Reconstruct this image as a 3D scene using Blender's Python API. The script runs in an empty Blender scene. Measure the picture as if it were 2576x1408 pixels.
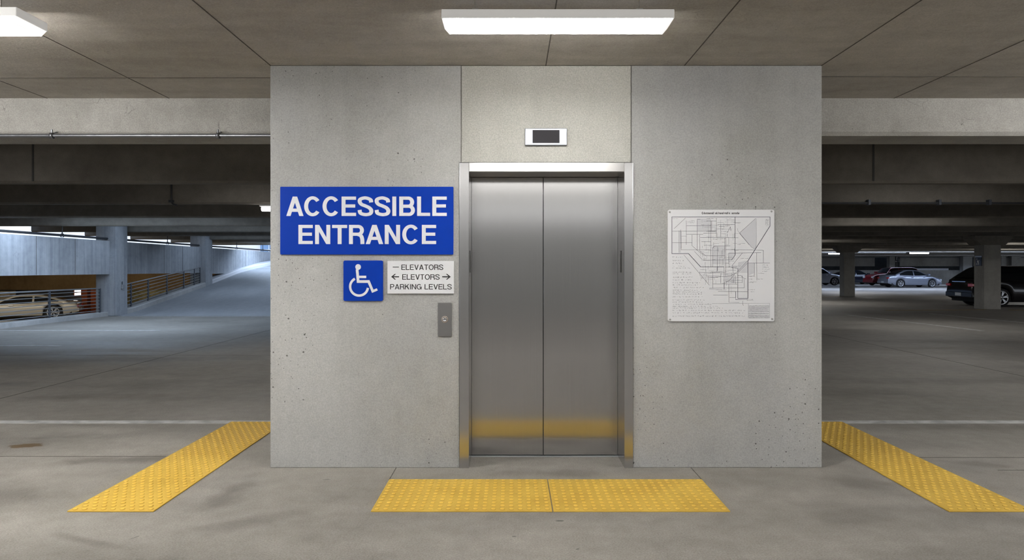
import bpy, math, random
from mathutils import Vector, Matrix
R = math.radians
rng = random.Random(7)
SC = bpy.context.scene
COL = SC.collection

# ------------------------------------------------------------------ camera numbers
F = 1700.0; UC = 1288.0; VH = 675.0; CH = 1.411; D = 4.7887
def wp(u, v): return ((u - UC) / 355.0, CH - (v - VH) / 355.0)          # point of the elevator wall
def gp(u, v, z=0.0):                                                    # point of a level floor
    d = (CH - z) * F / (v - VH); return ((u - UC) * d / F, d)

# ------------------------------------------------------------------ node helpers
def new_mat(name):
    m = bpy.data.materials.new(name); m.use_nodes = True
    nt = m.node_tree; b = nt.nodes['Principled BSDF']
    return m, nt, b
def simple(name, col, rough=.5, metal=0.0, emit=None, es=0.0, coat=0.0, noise=0.0, nscale=20, spec=.5):
    m, nt, b = new_mat(name)
    b.inputs['Base Color'].default_value = (*col, 1)
    b.inputs['Roughness'].default_value = rough; b.inputs['Metallic'].default_value = metal
    b.inputs['Specular IOR Level'].default_value = spec
    b.inputs['Coat Weight'].default_value = coat; b.inputs['Coat Roughness'].default_value = .05
    if emit: b.inputs['Emission Color'].default_value = (*emit, 1); b.inputs['Emission Strength'].default_value = es
    if noise:
        tc = nt.nodes.new('ShaderNodeTexCoord'); n = nt.nodes.new('ShaderNodeTexNoise')
        n.inputs['Scale'].default_value = nscale; n.inputs['Detail'].default_value = 6
        nt.links.new(tc.outputs['Object'], n.inputs['Vector'])
        r = nt.nodes.new('ShaderNodeMapRange'); r.inputs[1].default_value = .3; r.inputs[2].default_value = .7
        r.inputs[3].default_value = 1 - noise; r.inputs[4].default_value = 1 + noise
        nt.links.new(n.outputs[0], r.inputs[0])
        mx = nt.nodes.new('ShaderNodeVectorMath'); mx.operation = 'SCALE'; mx.inputs[0].default_value = col
        nt.links.new(r.outputs[0], mx.inputs['Scale']); nt.links.new(mx.outputs[0], b.inputs['Base Color'])
    return m

class NG:
    """small wrapper to write node trees tersely"""
    def __init__(s, nt): s.nt = nt; s.tc = nt.nodes.new('ShaderNodeTexCoord').outputs['Object']
    def link(s, a, b): s.nt.links.new(a, b)
    def put(s, sock, v):
        if hasattr(v, 'is_output'): s.link(v, sock)
        else: sock.default_value = v
    def scale(s, sx, sy, sz, rot=(0, 0, 0), loc=(0, 0, 0)):
        n = s.nt.nodes.new('ShaderNodeMapping'); s.link(s.tc, n.inputs['Vector'])
        n.inputs['Scale'].default_value = (sx, sy, sz); n.inputs['Rotation'].default_value = rot
        n.inputs['Location'].default_value = loc
        return n.outputs[0]
    def noise(s, vec, scale, detail=6, rough=.55, dist=0):
        n = s.nt.nodes.new('ShaderNodeTexNoise'); s.link(vec, n.inputs['Vector'])
        n.inputs['Scale'].default_value = scale; n.inputs['Detail'].default_value = detail
        n.inputs['Roughness'].default_value = rough; n.inputs['Distortion'].default_value = dist
        return n.outputs[0]
    def voro(s, vec, scale, feature='F1', rnd=1):
        n = s.nt.nodes.new('ShaderNodeTexVoronoi'); n.feature = feature; s.link(vec, n.inputs['Vector'])
        n.inputs['Scale'].default_value = scale; n.inputs['Randomness'].default_value = rnd
        return n.outputs['Distance']
    def rng(s, v, a, b, c, d, smooth=False):
        n = s.nt.nodes.new('ShaderNodeMapRange'); s.put(n.inputs[0], v)
        if smooth: n.interpolation_type = 'SMOOTHSTEP'
        for i, x in enumerate((a, b, c, d)): n.inputs[i + 1].default_value = x
        return n.outputs[0]
    def math(s, op, a, b=0.0, clamp=False):
        n = s.nt.nodes.new('ShaderNodeMath'); n.operation = op; n.use_clamp = clamp
        s.put(n.inputs[0], a); s.put(n.inputs[1], b); return n.outputs[0]
    def mix(s, f, a, b):
        n = s.nt.nodes.new('ShaderNodeMix'); n.data_type = 'RGBA'
        s.put(n.inputs[0], f); s.put(n.inputs[6], (*a, 1) if isinstance(a, tuple) else a)
        s.put(n.inputs[7], (*b, 1) if isinstance(b, tuple) else b); return n.outputs[2]
    def mul(s, col, f):
        n = s.nt.nodes.new('ShaderNodeVectorMath'); n.operation = 'SCALE'
        s.put(n.inputs[0], col); s.put(n.inputs['Scale'], f); return n.outputs[0]
    def bump(s, h, strength, dist, prev=None):
        n = s.nt.nodes.new('ShaderNodeBump'); s.link(h, n.inputs['Height'])
        n.inputs['Strength'].default_value = strength; n.inputs['Distance'].default_value = dist
        if prev: s.link(prev, n.inputs['Normal'])
        return n.outputs[0]
    def ellipse(s, cx, cy, rx, ry, ang=0.0, soft=.5, wob=.25, ns=5):
        mp = s.nt.nodes.new('ShaderNodeMapping'); mp.vector_type = 'TEXTURE'; s.link(s.tc, mp.inputs['Vector'])
        mp.inputs['Location'].default_value = (cx, cy, 0); mp.inputs['Rotation'].default_value = (0, 0, ang)
        mp.inputs['Scale'].default_value = (rx, ry, 1000)
        ln = s.nt.nodes.new('ShaderNodeVectorMath'); ln.operation = 'LENGTH'; s.link(mp.outputs[0], ln.inputs[0])
        if not hasattr(s, 'wob'): s.wob = {}
        if ns not in s.wob: s.wob[ns] = s.noise(s.tc, ns, 3)
        n = s.wob[ns]
        v = s.math('ADD', ln.outputs['Value'], s.rng(n, .3, .7, -wob, wob))
        return s.rng(v, 1 - soft, 1, 1, 0, True)

def concrete(name, a, b, pit=1.0, pit_scale=7, streak=(1, 1, .12), streak_amt=.35, blot=.7, grain=.12, bump=.25, rough=.85, rot=(0, 0, 0), cracks=.5, plane='xz', extra=None, tint=None, spec=.3):
    m, nt, bs = new_mat(name); g = NG(nt)
    big = g.noise(g.tc, blot, 3, .6)
    st = g.noise(g.scale(*streak, rot=rot), 3.0, 5, .62, .4)
    med = g.noise(g.tc, 7, 4, .65)
    fine = g.noise(g.tc, 110, 2, .6)
    f = g.math('ADD', g.math('MULTIPLY', big, 1 - streak_amt), g.math('MULTIPLY', st, streak_amt))
    f = g.math('ADD', f, g.math('MULTIPLY', g.math('SUBTRACT', med, .5), .35))
    f = g.rng(f, .33, .67, 0, 1)
    col = g.mix(f, a, b)
    if tint:
        col = g.mix(g.rng(g.noise(g.tc, .9, 3), .45, .7, 0, .5), col, tint)
    col = g.mul(col, g.rng(fine, .3, .7, 1 - grain, 1 + grain))
    h = g.noise(g.tc, 38, 3, .7)
    if pit:
        sp = nt.nodes.new('ShaderNodeSeparateXYZ'); g.link(g.tc, sp.inputs[0]); cb_ = nt.nodes.new('ShaderNodeCombineXYZ')
        if plane == 'xz': g.link(g.math('ADD', sp.outputs[0], g.math('MULTIPLY', sp.outputs[1], .77)), cb_.inputs[0]); g.link(sp.outputs[2], cb_.inputs[1])
        else: g.link(sp.outputs[0], cb_.inputs[0]); g.link(sp.outputs[1], cb_.inputs[1])
        wn = nt.nodes.new('ShaderNodeTexNoise'); wn.inputs['Scale'].default_value = 70; g.link(g.tc, wn.inputs['Vector'])
        wa = nt.nodes.new('ShaderNodeVectorMath'); wa.operation = 'MULTIPLY_ADD'; g.link(wn.outputs['Color'], wa.inputs[0]); wa.inputs[1].default_value = (.006, .006, 0); g.link(cb_.outputs[0], wa.inputs[2])
        dens = g.math('ADD', g.noise(g.tc, 1.1, 2), g.rng(sp.outputs[2], .2, 2.6, .09, -.06)) if plane == 'xz' else g.noise(g.tc, 1.1, 2)
        def pits(scale, rad, lo, hi, off):
            v = nt.nodes.new('ShaderNodeTexVoronoi'); v.voronoi_dimensions = '2D'; v.inputs['Scale'].default_value = scale
            ad = nt.nodes.new('ShaderNodeVectorMath'); ad.inputs[1].default_value = (off, off * .7, 0); g.link(wa.outputs[0], ad.inputs[0]); g.link(ad.outputs[0], v.inputs['Vector'])
            cs = nt.nodes.new('ShaderNodeSeparateColor'); g.link(v.outputs['Color'], cs.inputs[0])
            r_ = g.math('MULTIPLY', g.math('MULTIPLY', cs.outputs[0], g.rng(dens, lo, hi, 0, 1)), rad * scale)
            return g.math('LESS_THAN', v.outputs['Distance'], r_)
        p = pits(pit_scale, .0068 * pit, .44, .69, 0); p2 = pits(pit_scale * 2.3, .0042 * pit, .46, .70, 5.3)
        p = g.math('MAXIMUM', p, p2)
        col = g.mix(g.math('MULTIPLY', p, .8), col, (.05, .048, .042))
    if cracks:
        wob = nt.nodes.new('ShaderNodeVectorMath'); wob.operation = 'ADD'; g.link(g.tc, wob.inputs[0])
        nn = nt.nodes.new('ShaderNodeTexNoise'); nn.inputs['Scale'].default_value = 3; nn.inputs['Detail'].default_value = 5
        g.link(g.tc, nn.inputs['Vector'])
        sc2 = nt.nodes.new('ShaderNodeVectorMath'); sc2.operation = 'SCALE'; sc2.inputs['Scale'].default_value = .5
        g.link(nn.outputs['Color'], sc2.inputs[0]); g.link(sc2.outputs[0], wob.inputs[1])
        ed = nt.nodes.new('ShaderNodeTexVoronoi'); ed.feature = 'DISTANCE_TO_EDGE'; ed.inputs['Scale'].default_value = 4.5
        g.link(wob.outputs[0], ed.inputs['Vector'])
        c = g.math('MULTIPLY', g.rng(ed.outputs['Distance'], 0, .012, 1, 0), g.rng(g.noise(g.tc, 2.6, 3), .55, .68, 0, cracks))
        col = g.mix(c, col, (.06, .055, .05))
    if extra: col = extra(g, col)
    g.link(col, bs.inputs['Base Color'])
    bs.inputs['Specular IOR Level'].default_value = spec
    if isinstance(rough, tuple): g.link(g.rng(st, .35, .65, rough[0], rough[1]), bs.inputs['Roughness'])
    else: bs.inputs['Roughness'].default_value = rough
    if bump: g.link(g.bump(h, bump, .01), bs.inputs['Normal'])
    return m

def brushed(name, col, rough, aniso, rot, grain_axis='x', dark=.1, metal=1.0):
    m, nt, b = new_mat(name); g = NG(nt)
    sc = {'x': (420, 6, 2.0), 'z': (2.0, 6, 420)}[grain_axis]
    n = g.noise(g.scale(*sc), 1.0, 3, .6)
    g.link(g.mul(col, g.rng(n, .3, .7, 1 - dark, 1 + dark)), b.inputs['Base Color'])
    b.inputs['Metallic'].default_value = metal
    g.link(g.rng(n, .3, .7, rough * .98, rough * 1.02), b.inputs['Roughness'])
    b.inputs['Anisotropic'].default_value = aniso; b.inputs['Anisotropic Rotation'].default_value = rot
    t = nt.nodes.new('ShaderNodeTangent'); t.direction_type = 'RADIAL'; t.axis = 'Z'
    g.link(t.outputs[0], b.inputs['Tangent'])
    return m

# ------------------------------------------------------------------ materials
M = {}
def floor_extra(g, col):
    E = g.ellipse
    col = g.mix(g.math('MULTIPLY', E(-3.87, 5.38, .14, .075, .12, .25, .3, 9), .85), col, (.10, .058, .02))
    for (x, y, rx, ry, a, k) in ((-2.75, 5.0, .75, .16, .15, .55), (-1.78, 4.25, .16, .5, -.1, .55), (-1.5, 3.75, .5, .13, .5, .35),
                                 (2.28, 4.45, .3, .22, -.5, .4), (3.3, 4.9, .45, .1, -.3, .35), (.24, 4.66, .55, .13, 0, .35),
                                 (-3.6, 4.1, .9, .35, .2, .35), (2.9, 3.8, .7, .2, -.3, .3), (-2.2, 3.5, .3, .05, -.35, .4), (4.3, 6.0, 1.6, .22, 0, .35),
                                 (-4.5, 7.4, 2.0, .3, 0, .3), (5.5, 8.5, 2.5, .35, 0, .3), (-6, 10.5, 2.5, .4, .1, .3), (9, 13, 3, .6, 0, .3)):
        col = g.mix(g.math('MULTIPLY', E(x, y, rx, ry, a, .9, .35, 3), k), col, (.075, .066, .058))
    for (x, y, rx, ry, a) in ((.265, 3.78, .026, .012, 0), (.01, 3.56, .013, .008, 0), (-1.98, 3.545, .03, .004, 1.0), (-1.24, 4.52, .03, .006, .2), (.33, 3.4, .012, .006, .6), (.75, 3.95, .005, .008, .6), (-.42, 3.25, .005, .005, 0)):
        col = g.mix(g.math('MULTIPLY', E(x, y, rx, ry, a, .35, .2, 30), .75), col, (.05, .052, .05))
    return col
M['wall'] = concrete('core_concrete', (.33, .33, .314), (.43, .431, .418), pit=1.0, pit_scale=9, streak=(1.6, 1, .10), blot=.6, bump=.22, tint=(.37, .375, .385), cracks=.14)
M['wall2'] = concrete('core_concrete_sandy', (.385, .382, .35), (.475, .472, .438), pit=.25, pit_scale=6.5, streak=(1.5, 1, .25), blot=.9, bump=.5, grain=.16, cracks=0)
M['floor'] = concrete('floor_concrete', (.185, .172, .154), (.325, .306, .28), pit=.55, pit_scale=5, streak=(.18, .8, 1), streak_amt=.55, blot=.55, bump=.32, grain=.2, plane='xy', rough=(.5, .78), cracks=.3, rot=(0, 0, -.35), extra=floor_extra, spec=.35)
M['ceil'] = concrete('ceiling_concrete', (.315, .292, .258), (.455, .428, .385), pit=.5, pit_scale=5, plane='xy', streak=(.35, 2.0, 1), streak_amt=.42, blot=.7, bump=.2, rot=(0, 0, .9), cracks=.35)
M['beam'] = concrete('beam_concrete', (.27, .26, .24), (.41, .40, .375), pit=.7, pit_scale=6, streak=(.25, 1, .8), streak_amt=.4, bump=.45, grain=.16, cracks=.9)
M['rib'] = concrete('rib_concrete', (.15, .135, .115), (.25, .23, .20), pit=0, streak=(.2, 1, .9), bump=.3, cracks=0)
M['column'] = concrete('column_concrete', (.26, .25, .225), (.38, .365, .335), pit=.5, streak=(1, 1, .2), bump=.2, cracks=0)
M['panel'] = concrete('parapet_concrete', (.28, .30, .33), (.45, .47, .50), pit=.6, pit_scale=3, streak=(3, 3, .10), streak_amt=.75, bump=.25, cracks=.6)
M['ramp'] = concrete('ramp_concrete', (.26, .275, .30), (.40, .415, .44), pit=0, streak=(.7, .10, .3), streak_amt=.75, bump=.2, rough=(.45, .7), cracks=0, rot=(0, 0, .5))
M['curb'] = concrete('curb_concrete', (.38, .385, .39), (.55, .55, .55), pit=0, bump=.3, cracks=0)
M['brown'] = concrete('ochre_wall_paint', (.20, .125, .055), (.30, .195, .09), pit=0, bump=.1, cracks=0)
M['stone'] = concrete('yellow_stone', (.30, .24, .09), (.62, .52, .27), pit=.6, pit_scale=5, streak=(.6, 1, 1.6), blot=3.0, bump=.5, cracks=.8)
M['beige'] = concrete('beige_block', (.55, .46, .32), (.72, .62, .46), pit=0, streak=(.3, 1, 3), bump=.3, cracks=0)
M['brick'] = concrete('red_brick_paint', (.26, .055, .018), (.38, .10, .035), pit=0, bump=.2, cracks=0)
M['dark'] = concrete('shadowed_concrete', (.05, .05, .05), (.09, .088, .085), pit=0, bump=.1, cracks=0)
M['joint'] = simple('joint_sealant', (.085, .078, .066), .9, noise=.3)
M['panel_joint'] = simple('panel_joint', (.13, .127, .118), .9, noise=.3)
M['floor_joint'] = simple('floor_saw_cut', (.085, .08, .072), .9, noise=.3)
M['paint_white'] = simple('road_paint_white', (.42, .42, .42), .7, noise=.3, nscale=8)
M['paint_yellow'] = simple('road_paint_yellow', (.35, .22, .04), .7, noise=.3, nscale=8)
def plain_metal(name, col, rough, aniso, rot):
    m = simple(name, col, rough, 1.0); nt = m.node_tree; b = nt.nodes['Principled BSDF']
    b.inputs['Anisotropic'].default_value = aniso; b.inputs['Anisotropic Rotation'].default_value = rot
    t = nt.nodes.new('ShaderNodeTangent'); t.direction_type = 'RADIAL'; t.axis = 'Z'; nt.links.new(t.outputs[0], b.inputs['Tangent'])
    return m
M['steel_door'] = brushed('door_stainless_steel', (.53, .525, .52), .20, .85, 0.0, 'x', .03)
M['steel_jamb'] = plain_metal('jamb_stainless_steel', (.56, .555, .555), .22, .5, 0.0)
M['steel_head'] = plain_metal('header_stainless_steel', (.66, .655, .65), .36, .6, 0.25)
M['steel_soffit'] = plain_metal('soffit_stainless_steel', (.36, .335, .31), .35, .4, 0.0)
M['steel_plate'] = plain_metal('plate_stainless_steel', (.36, .355, .35), .38, .5, 0.0)
M['sill'] = simple('aluminium_sill', (.62, .63, .66), .35, .8)
M['seam'] = simple('black_gap', (.01, .01, .01), .8)
M['alu'] = simple('satin_aluminium', (.36, .38, .42), .42, .5)
M['screen'] = simple('dark_screen', (.04, .038, .043), .6, spec=.1)
def tactile():
    m, nt, b = new_mat('yellow_tactile_polymer'); g = NG(nt)
    n = g.noise(g.tc, 3, 5); d = g.noise(g.tc, 25, 5)
    col = g.mix(g.rng(n, .35, .65, 0, 1), (.545, .345, .052), (.655, .435, .075))
    col = g.mix(g.rng(d, .55, .75, 0, .45), col, (.42, .24, .045))
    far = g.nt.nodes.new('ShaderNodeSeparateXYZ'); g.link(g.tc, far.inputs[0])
    col = g.mix(g.math('MULTIPLY', g.rng(far.outputs[1], 4.7, 5.6, 0, .55), g.rng(n, .3, .6, .5, 1)), col, (.42, .26, .07))  # browner towards the far end
    col = g.mix(g.rng(far.outputs[2], .0095, .0112, 0, .8), col, (.80, .55, .10))  # highlights painted onto the dome tops
    col = g.mix(g.math('MULTIPLY', g.rng(far.outputs[2], .0073, .0076, 0, 1), g.rng(far.outputs[2], .0085, .0100, .45, 0)), col, (.22, .13, .02))  # creases round the dome feet darkened in the colour
    g.link(col, b.inputs['Base Color']); b.inputs['Roughness'].default_value = .62
    b.inputs['Specular IOR Level'].default_value = .3
    g.link(g.bump(d, .15, .004), b.inputs['Normal'])
    return m
M['tactile'] = tactile()
M['dome'] = M['tactile']
M['sign_blue'] = simple('sign_blue_enamel', (.0, .036, .36), .42, noise=.04, nscale=2, spec=.18)
M['sign_white'] = simple('sign_white_vinyl', (.70, .71, .76), .5)
M['sign_board'] = simple('sign_white_board', (.68, .69, .71), .4)
M['print'] = simple('printed_black', (.018, .018, .02), .55)
M['map_board'] = simple('map_white_board', (.71, .715, .735), .4)
M['ink'] = simple('map_ink', (.028, .036, .06), .6)
M['ink_grey'] = simple('map_ink_grey', (.10, .105, .13), .6)
M['ink_pale'] = simple('map_tint_pale', (.60, .605, .635), .6)
M['screw'] = simple('screw_zinc', (.45, .45, .44), .4, .8)
M['white_metal'] = simple('white_enamel_metal', (.62, .615, .60), .45)
M['lamp_body'] = simple('white_glowing_lamp_body', (.66, .655, .64), .4, emit=(1, .98, .95), es=.28)  # faint emission paints the lamp's bloom onto its housing
M['lamp'] = simple('lit_diffuser', (.9, .9, .9), .4, emit=(1.0, .975, .93), es=64)
M['lamp_far'] = simple('lit_tube', (.9, .9, .9), .4, emit=(1.0, .98, .95), es=14)
M['lens_end'] = simple('diffuser_end_cap', (.85, .85, .84), .35, emit=(1, .98, .95), es=.9)
M['pipe'] = simple('galvanised_pipe', (.22, .225, .24), .34, .85, noise=.12, nscale=9)
M['pipe_dark'] = simple('dark_iron_pipe', (.035, .037, .042), .55)
M['rail'] = simple('galvanised_rail', (.40, .41, .43), .4, .7)
M['rail_dark'] = simple('dark_rail_paint', (.09, .10, .12), .45, .3)
M['rubber'] = simple('tyre_rubber', (.012, .012, .013), .8)
M['rim'] = simple('alloy_rim', (.55, .56, .58), .3, .9)
M['under'] = simple('black_underbody', (.008, .008, .009), .8)
M['glass_dark'] = simple('tinted_glass', (.008, .010, .012), .06, spec=.6)
M['chrome'] = simple('chrome', (.7, .7, .72), .15, 1)
M['lens_red'] = simple('red_tail_lens', (.32, .012, .012), .2, emit=(1, .05, .03), es=.03, coat=.6)
M['lens_clear'] = simple('clear_head_lens', (.55, .58, .62), .15, coat=.6)
M['plate'] = simple('number_plate', (.50, .53, .56), .5)
M['car_silver'] = simple('silver_paint', (.24, .26, .31), .3, .45, coat=.8)
M['car_white'] = simple('pale_silver_paint', (.36, .385, .45), .3, .3, coat=.8)
M['car_red'] = simple('red_paint', (.15, .006, .012), .3, .3, coat=.9)
M['car_black'] = simple('black_paint', (.006, .006, .008), .22, .1, coat=.9)
M['car_navy'] = simple('navy_paint', (.012, .016, .03), .25, .3, coat=.9)
M['car_cream'] = simple('cream_paint', (.40, .385, .35), .35, .1, coat=.6)
M['bld_white'] = simple('white_render', (.80, .82, .84), .8, noise=.05, nscale=1)
M['bld_glass'] = simple('blue_curtain_wall', (.16, .28, .48), .15, .2)
M['bld_trim'] = simple('pale_mullion', (.7, .74, .8), .6)
M['pane_lit'] = simple('daylit_pane', (.9, .9, .88), .4, emit=(1, .98, .92), es=2.2)
M['navy_sign'] = simple('navy_sign', (.012, .02, .05), .4)

# ------------------------------------------------------------------ mesh builder
LOCAL = set()                    # things whose parts are written in their own coordinates
class MB:
    def __init__(s): s.v = []; s.f = []; s.sm = []
    def add(s, vs, fs, smooth=False):
        o = len(s.v); s.v += [tuple(p) for p in vs]
        for f in fs: s.f.append([i + o for i in f]); s.sm.append(smooth)
        return s
    def box(s, x0, x1, y0, y1, z0, z1, bv=0.0):
        if bv <= 0:
            vs = [(x, y, z) for x in (x0, x1) for y in (y0, y1) for z in (z0, z1)]
            return s.add(vs, [(0, 1, 3, 2), (4, 6, 7, 5), (0, 4, 5, 1), (2, 3, 7, 6), (0, 2, 6, 4), (1, 5, 7, 3)])
        import bmesh
        bm = bmesh.new(); bmesh.ops.create_cube(bm, size=1)
        for v in bm.verts:
            v.co = Vector((x0 if v.co.x < 0 else x1, y0 if v.co.y < 0 else y1, z0 if v.co.z < 0 else z1))
        bmesh.ops.bevel(bm, geom=bm.edges[:], offset=bv, segments=2, affect='EDGES', profile=.5)
        bm.verts.ensure_lookup_table(); bm.verts.index_update()
        s.add([v.co[:] for v in bm.verts], [[v.index for v in f.verts] for f in bm.faces]); bm.free()
        return s
    def cyl(s, p0, p1, r, n=12, r1=None, caps=True):
        p0, p1 = Vector(p0), Vector(p1); ax = (p1 - p0).normalized()
        t = ax.orthogonal().normalized(); b = ax.cross(t); r1 = r if r1 is None else r1
        vs = []
        for p, rr in ((p0, r), (p1, r1)):
            for k in range(n):
                a = 2 * math.pi * k / n; vs.append(p + (t * math.cos(a) + b * math.sin(a)) * rr)
        s.add(vs, [(k, (k + 1) % n, n + (k + 1) % n, n + k) for k in range(n)], True)
        if caps: s.add(vs, [tuple(range(n))[::-1], tuple(range(n, 2 * n))])
        return s
    def tube(s, pts, r, n=8):
        for a, b in zip(pts[:-1], pts[1:]): s.cyl(a, b, r, n)
        return s
    def lathe(s, prof, origin, axis, n=24):
        """prof: (radius, height along axis)"""
        o = Vector(origin); ax = Vector(axis).normalized(); t = ax.orthogonal().normalized(); b = ax.cross(t)
        vs = []
        for rr, h in prof:
            for k in range(n):
                a = 2 * math.pi * k / n; vs.append(o + ax * h + (t * math.cos(a) + b * math.sin(a)) * rr)
        fs = [(i * n + k, i * n + (k + 1) % n, (i + 1) * n + (k + 1) % n, (i + 1) * n + k) for i in range(len(prof) - 1) for k in range(n)]
        return s.add(vs, fs, True)
    def poly(s, pts): return s.add(pts, [tuple(range(len(pts)))])
    def prism(s, pts, off):
        """polygon pts swept by off"""
        n = len(pts); off = Vector(off); vs = [Vector(p) for p in pts] + [Vector(p) + off for p in pts]
        return s.add(vs, [tuple(range(n))[::-1], tuple(range(n, 2 * n))] + [(k, (k + 1) % n, n + (k + 1) % n, n + k) for k in range(n)])
    def bevel_prism(s, pts, off, bv):
        import bmesh
        t = MB().prism(pts, off); me = bpy.data.meshes.new('tmp'); me.from_pydata(t.v, [], t.f)
        bm = bmesh.new(); bm.from_mesh(me); bpy.data.meshes.remove(me); bmesh.ops.recalc_face_normals(bm, faces=bm.faces[:])
        bmesh.ops.bevel(bm, geom=bm.edges[:], offset=bv, segments=2, affect='EDGES', profile=.5)
        bm.verts.index_update(); s.add([v.co[:] for v in bm.verts], [[v.index for v in f.verts] for f in bm.faces]); bm.free(); return s
    def loft(s, rings, closed=False, smooth=True):
        n = len(rings[0]); vs = [p for r in rings for p in r]
        m = n if closed else n - 1
        return s.add(vs, [(i * n + k, i * n + (k + 1) % n, (i + 1) * n + (k + 1) % n, (i + 1) * n + k) for i in range(len(rings) - 1) for k in range(m)], smooth)
    def xf(s, mat): s.v = [tuple(mat @ Vector(p)) for p in s.v]; return s
    def build(s, name, mat, parent=None, fix=True):
        me = bpy.data.meshes.new(name); me.from_pydata(s.v, [], s.f); me.update()
        for p, q in zip(me.polygons, s.sm): p.use_smooth = q
        if fix:
            import bmesh
            bm = bmesh.new(); bm.from_mesh(me); bmesh.ops.recalc_face_normals(bm, faces=bm.faces[:]); bm.to_mesh(me); bm.free()
        me.materials.append(M[mat] if isinstance(mat, str) else mat)
        o = bpy.data.objects.new(name, me); COL.objects.link(o)
        if parent is not None:
            o.parent = parent; o.matrix_parent_inverse = Matrix.Identity(4) if parent.name in LOCAL or parent.type == 'MESH' else Matrix.Translation(parent.location).inverted()
        return o

def tag(o, label, cat, group=None, kind=None):
    o['label'] = label; o['category'] = cat
    if group: o['group'] = group
    if kind: o['kind'] = kind
    return o
def thing(name, loc, label, cat, group=None):
    o = bpy.data.objects.new(name, None); o.empty_display_size = .1; COL.objects.link(o); o.location = loc
    return tag(o, label, cat, group)
def struct(name, mb, mat, label, cat='structure', group=None):
    return tag(mb.build(name, mat), label, cat, group, 'structure')
def box(*a, **k): return MB().box(*a, **k)

# ================================================================== THE GARAGE SHELL
CL, CR = -1.713, 2.196          # elevator core, left and right faces
CT = 2.850                      # front ceiling
CB = 8.45                       # core, back face
XL, XR = -12.4, 55.0            # deck edges
JL, JR = wp(1160, 0)[0], wp(1588, 0)[0]
OX0, OX1, OZ = wp(1156, 0)[0], wp(1592, 0)[0], wp(0, 408)[1]   # outside of elevator frame
IX0, IX1, IZ = wp(1180, 0)[0], wp(1570, 0)[0], wp(0, 432)[1]   # clear opening
YD = 5.08                        # door plane

struct('floor', box(XL + .3, XR, -9.6, 66, -.3, 0), 'floor', 'stained grey concrete garage floor', 'floor')
struct('ceiling', box(XL, 20, -9.6, 5.716, CT, 3.15), 'ceil', 'brownish concrete ceiling slab above the elevator front', 'ceiling')
# core: three cast panels in front of a solid shaft
def panel_mb(x0, x1, z0, z1, y0=D, y1=D + .3): return box(x0, x1, y0, y1, z0, z1, bv=.006)
left = MB().bevel_prism([(CL, D, 0), (OX0 - .0005, D, 0), (OX0 - .0005, D, OZ - .002), (JL - .001, D, OZ - .002), (JL - .001, D, CT - .002), (CL, D, CT - .002)], (0, CB - D, 0), .004)
struct('wall_left', left, 'wall', 'pitted grey concrete core wall panel carrying the blue signs', 'wall')
right = MB().bevel_prism([(CR, D, 0), (OX1 + .0005, D, 0), (OX1 + .0005, D, OZ - .002), (JR + .001, D, OZ - .002), (JR + .001, D, CT - .002), (CR, D, CT - .002)], (0, CB - D, 0), .004)
struct('wall_right', right, 'wall', 'pitted grey concrete core wall panel carrying the white map', 'wall')
struct('wall_centre', panel_mb(JL + .001, JR - .001, OZ - .002, CT - .002, D + .001, D + .3), 'wall2', 'sandy concrete panel above the elevator opening', 'wall')
struct('trim_1', MB().box(JL - .0024, JL + .0024, D - .0006, D + .01, OZ, CT - .003).box(JR - .0024, JR + .0024, D - .0006, D + .01, OZ, CT - .003), 'panel_joint', 'dark joints between the concrete core panels', 'joint')
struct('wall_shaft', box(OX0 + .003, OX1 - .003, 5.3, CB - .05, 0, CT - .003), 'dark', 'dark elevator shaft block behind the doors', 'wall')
struct('wall_back', box(XL, 20, -9.9, -9.6, 0, 3.1), 'wall', 'concrete wall behind the viewpoint', 'wall')
struct('wall_side', box(20, 20.3, -9.6, 5.7, 0, 3.1), 'column', 'concrete side wall of the front bay', 'wall')

# ceiling and floor joints
jm = MB()
for x in (-2.90, -3.93, CL, .24, 1.223, CR, 3.23): jm.box(x - .0035, x + .0035, -2, 5.715, CT - .002, CT + .01)
jm.box(XL, CL - .01, 5.093, 5.100, CT - .003, CT + .01); jm.box(CR + .01, 20, 5.063, 5.070, CT - .003, CT + .01)
struct('trim_2', jm, 'joint', 'thin formwork joint lines across the ceiling', 'joint')
fj = MB()
for x in (-.82, 1.268): fj.box(x - .003, x + .003, 4.509, D, -.01, .0012)
fj.box(XL + .3, -2.6, 5.07, 5.08, -.01, .0012); fj.box(3.04, XR, 5.04, 5.05, -.01, .0012); fj.box(3.4, XR, 4.725, 4.733, -.01, .0012)
fj.box(-5.56, -5.545, 5.08, 19.5, -.01, .0012); fj.box(6.69, 6.705, 5.05, 40, -.01, .0012)
fj.box(XL + .3, CL, 11.0, 11.01, -.01, .0012); fj.box(CR, XR, 17.0, 17.012, -.01, .0012)
struct('trim_3', fj, 'floor_joint', 'thin saw-cut joints in the garage floor', 'joint')

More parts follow.
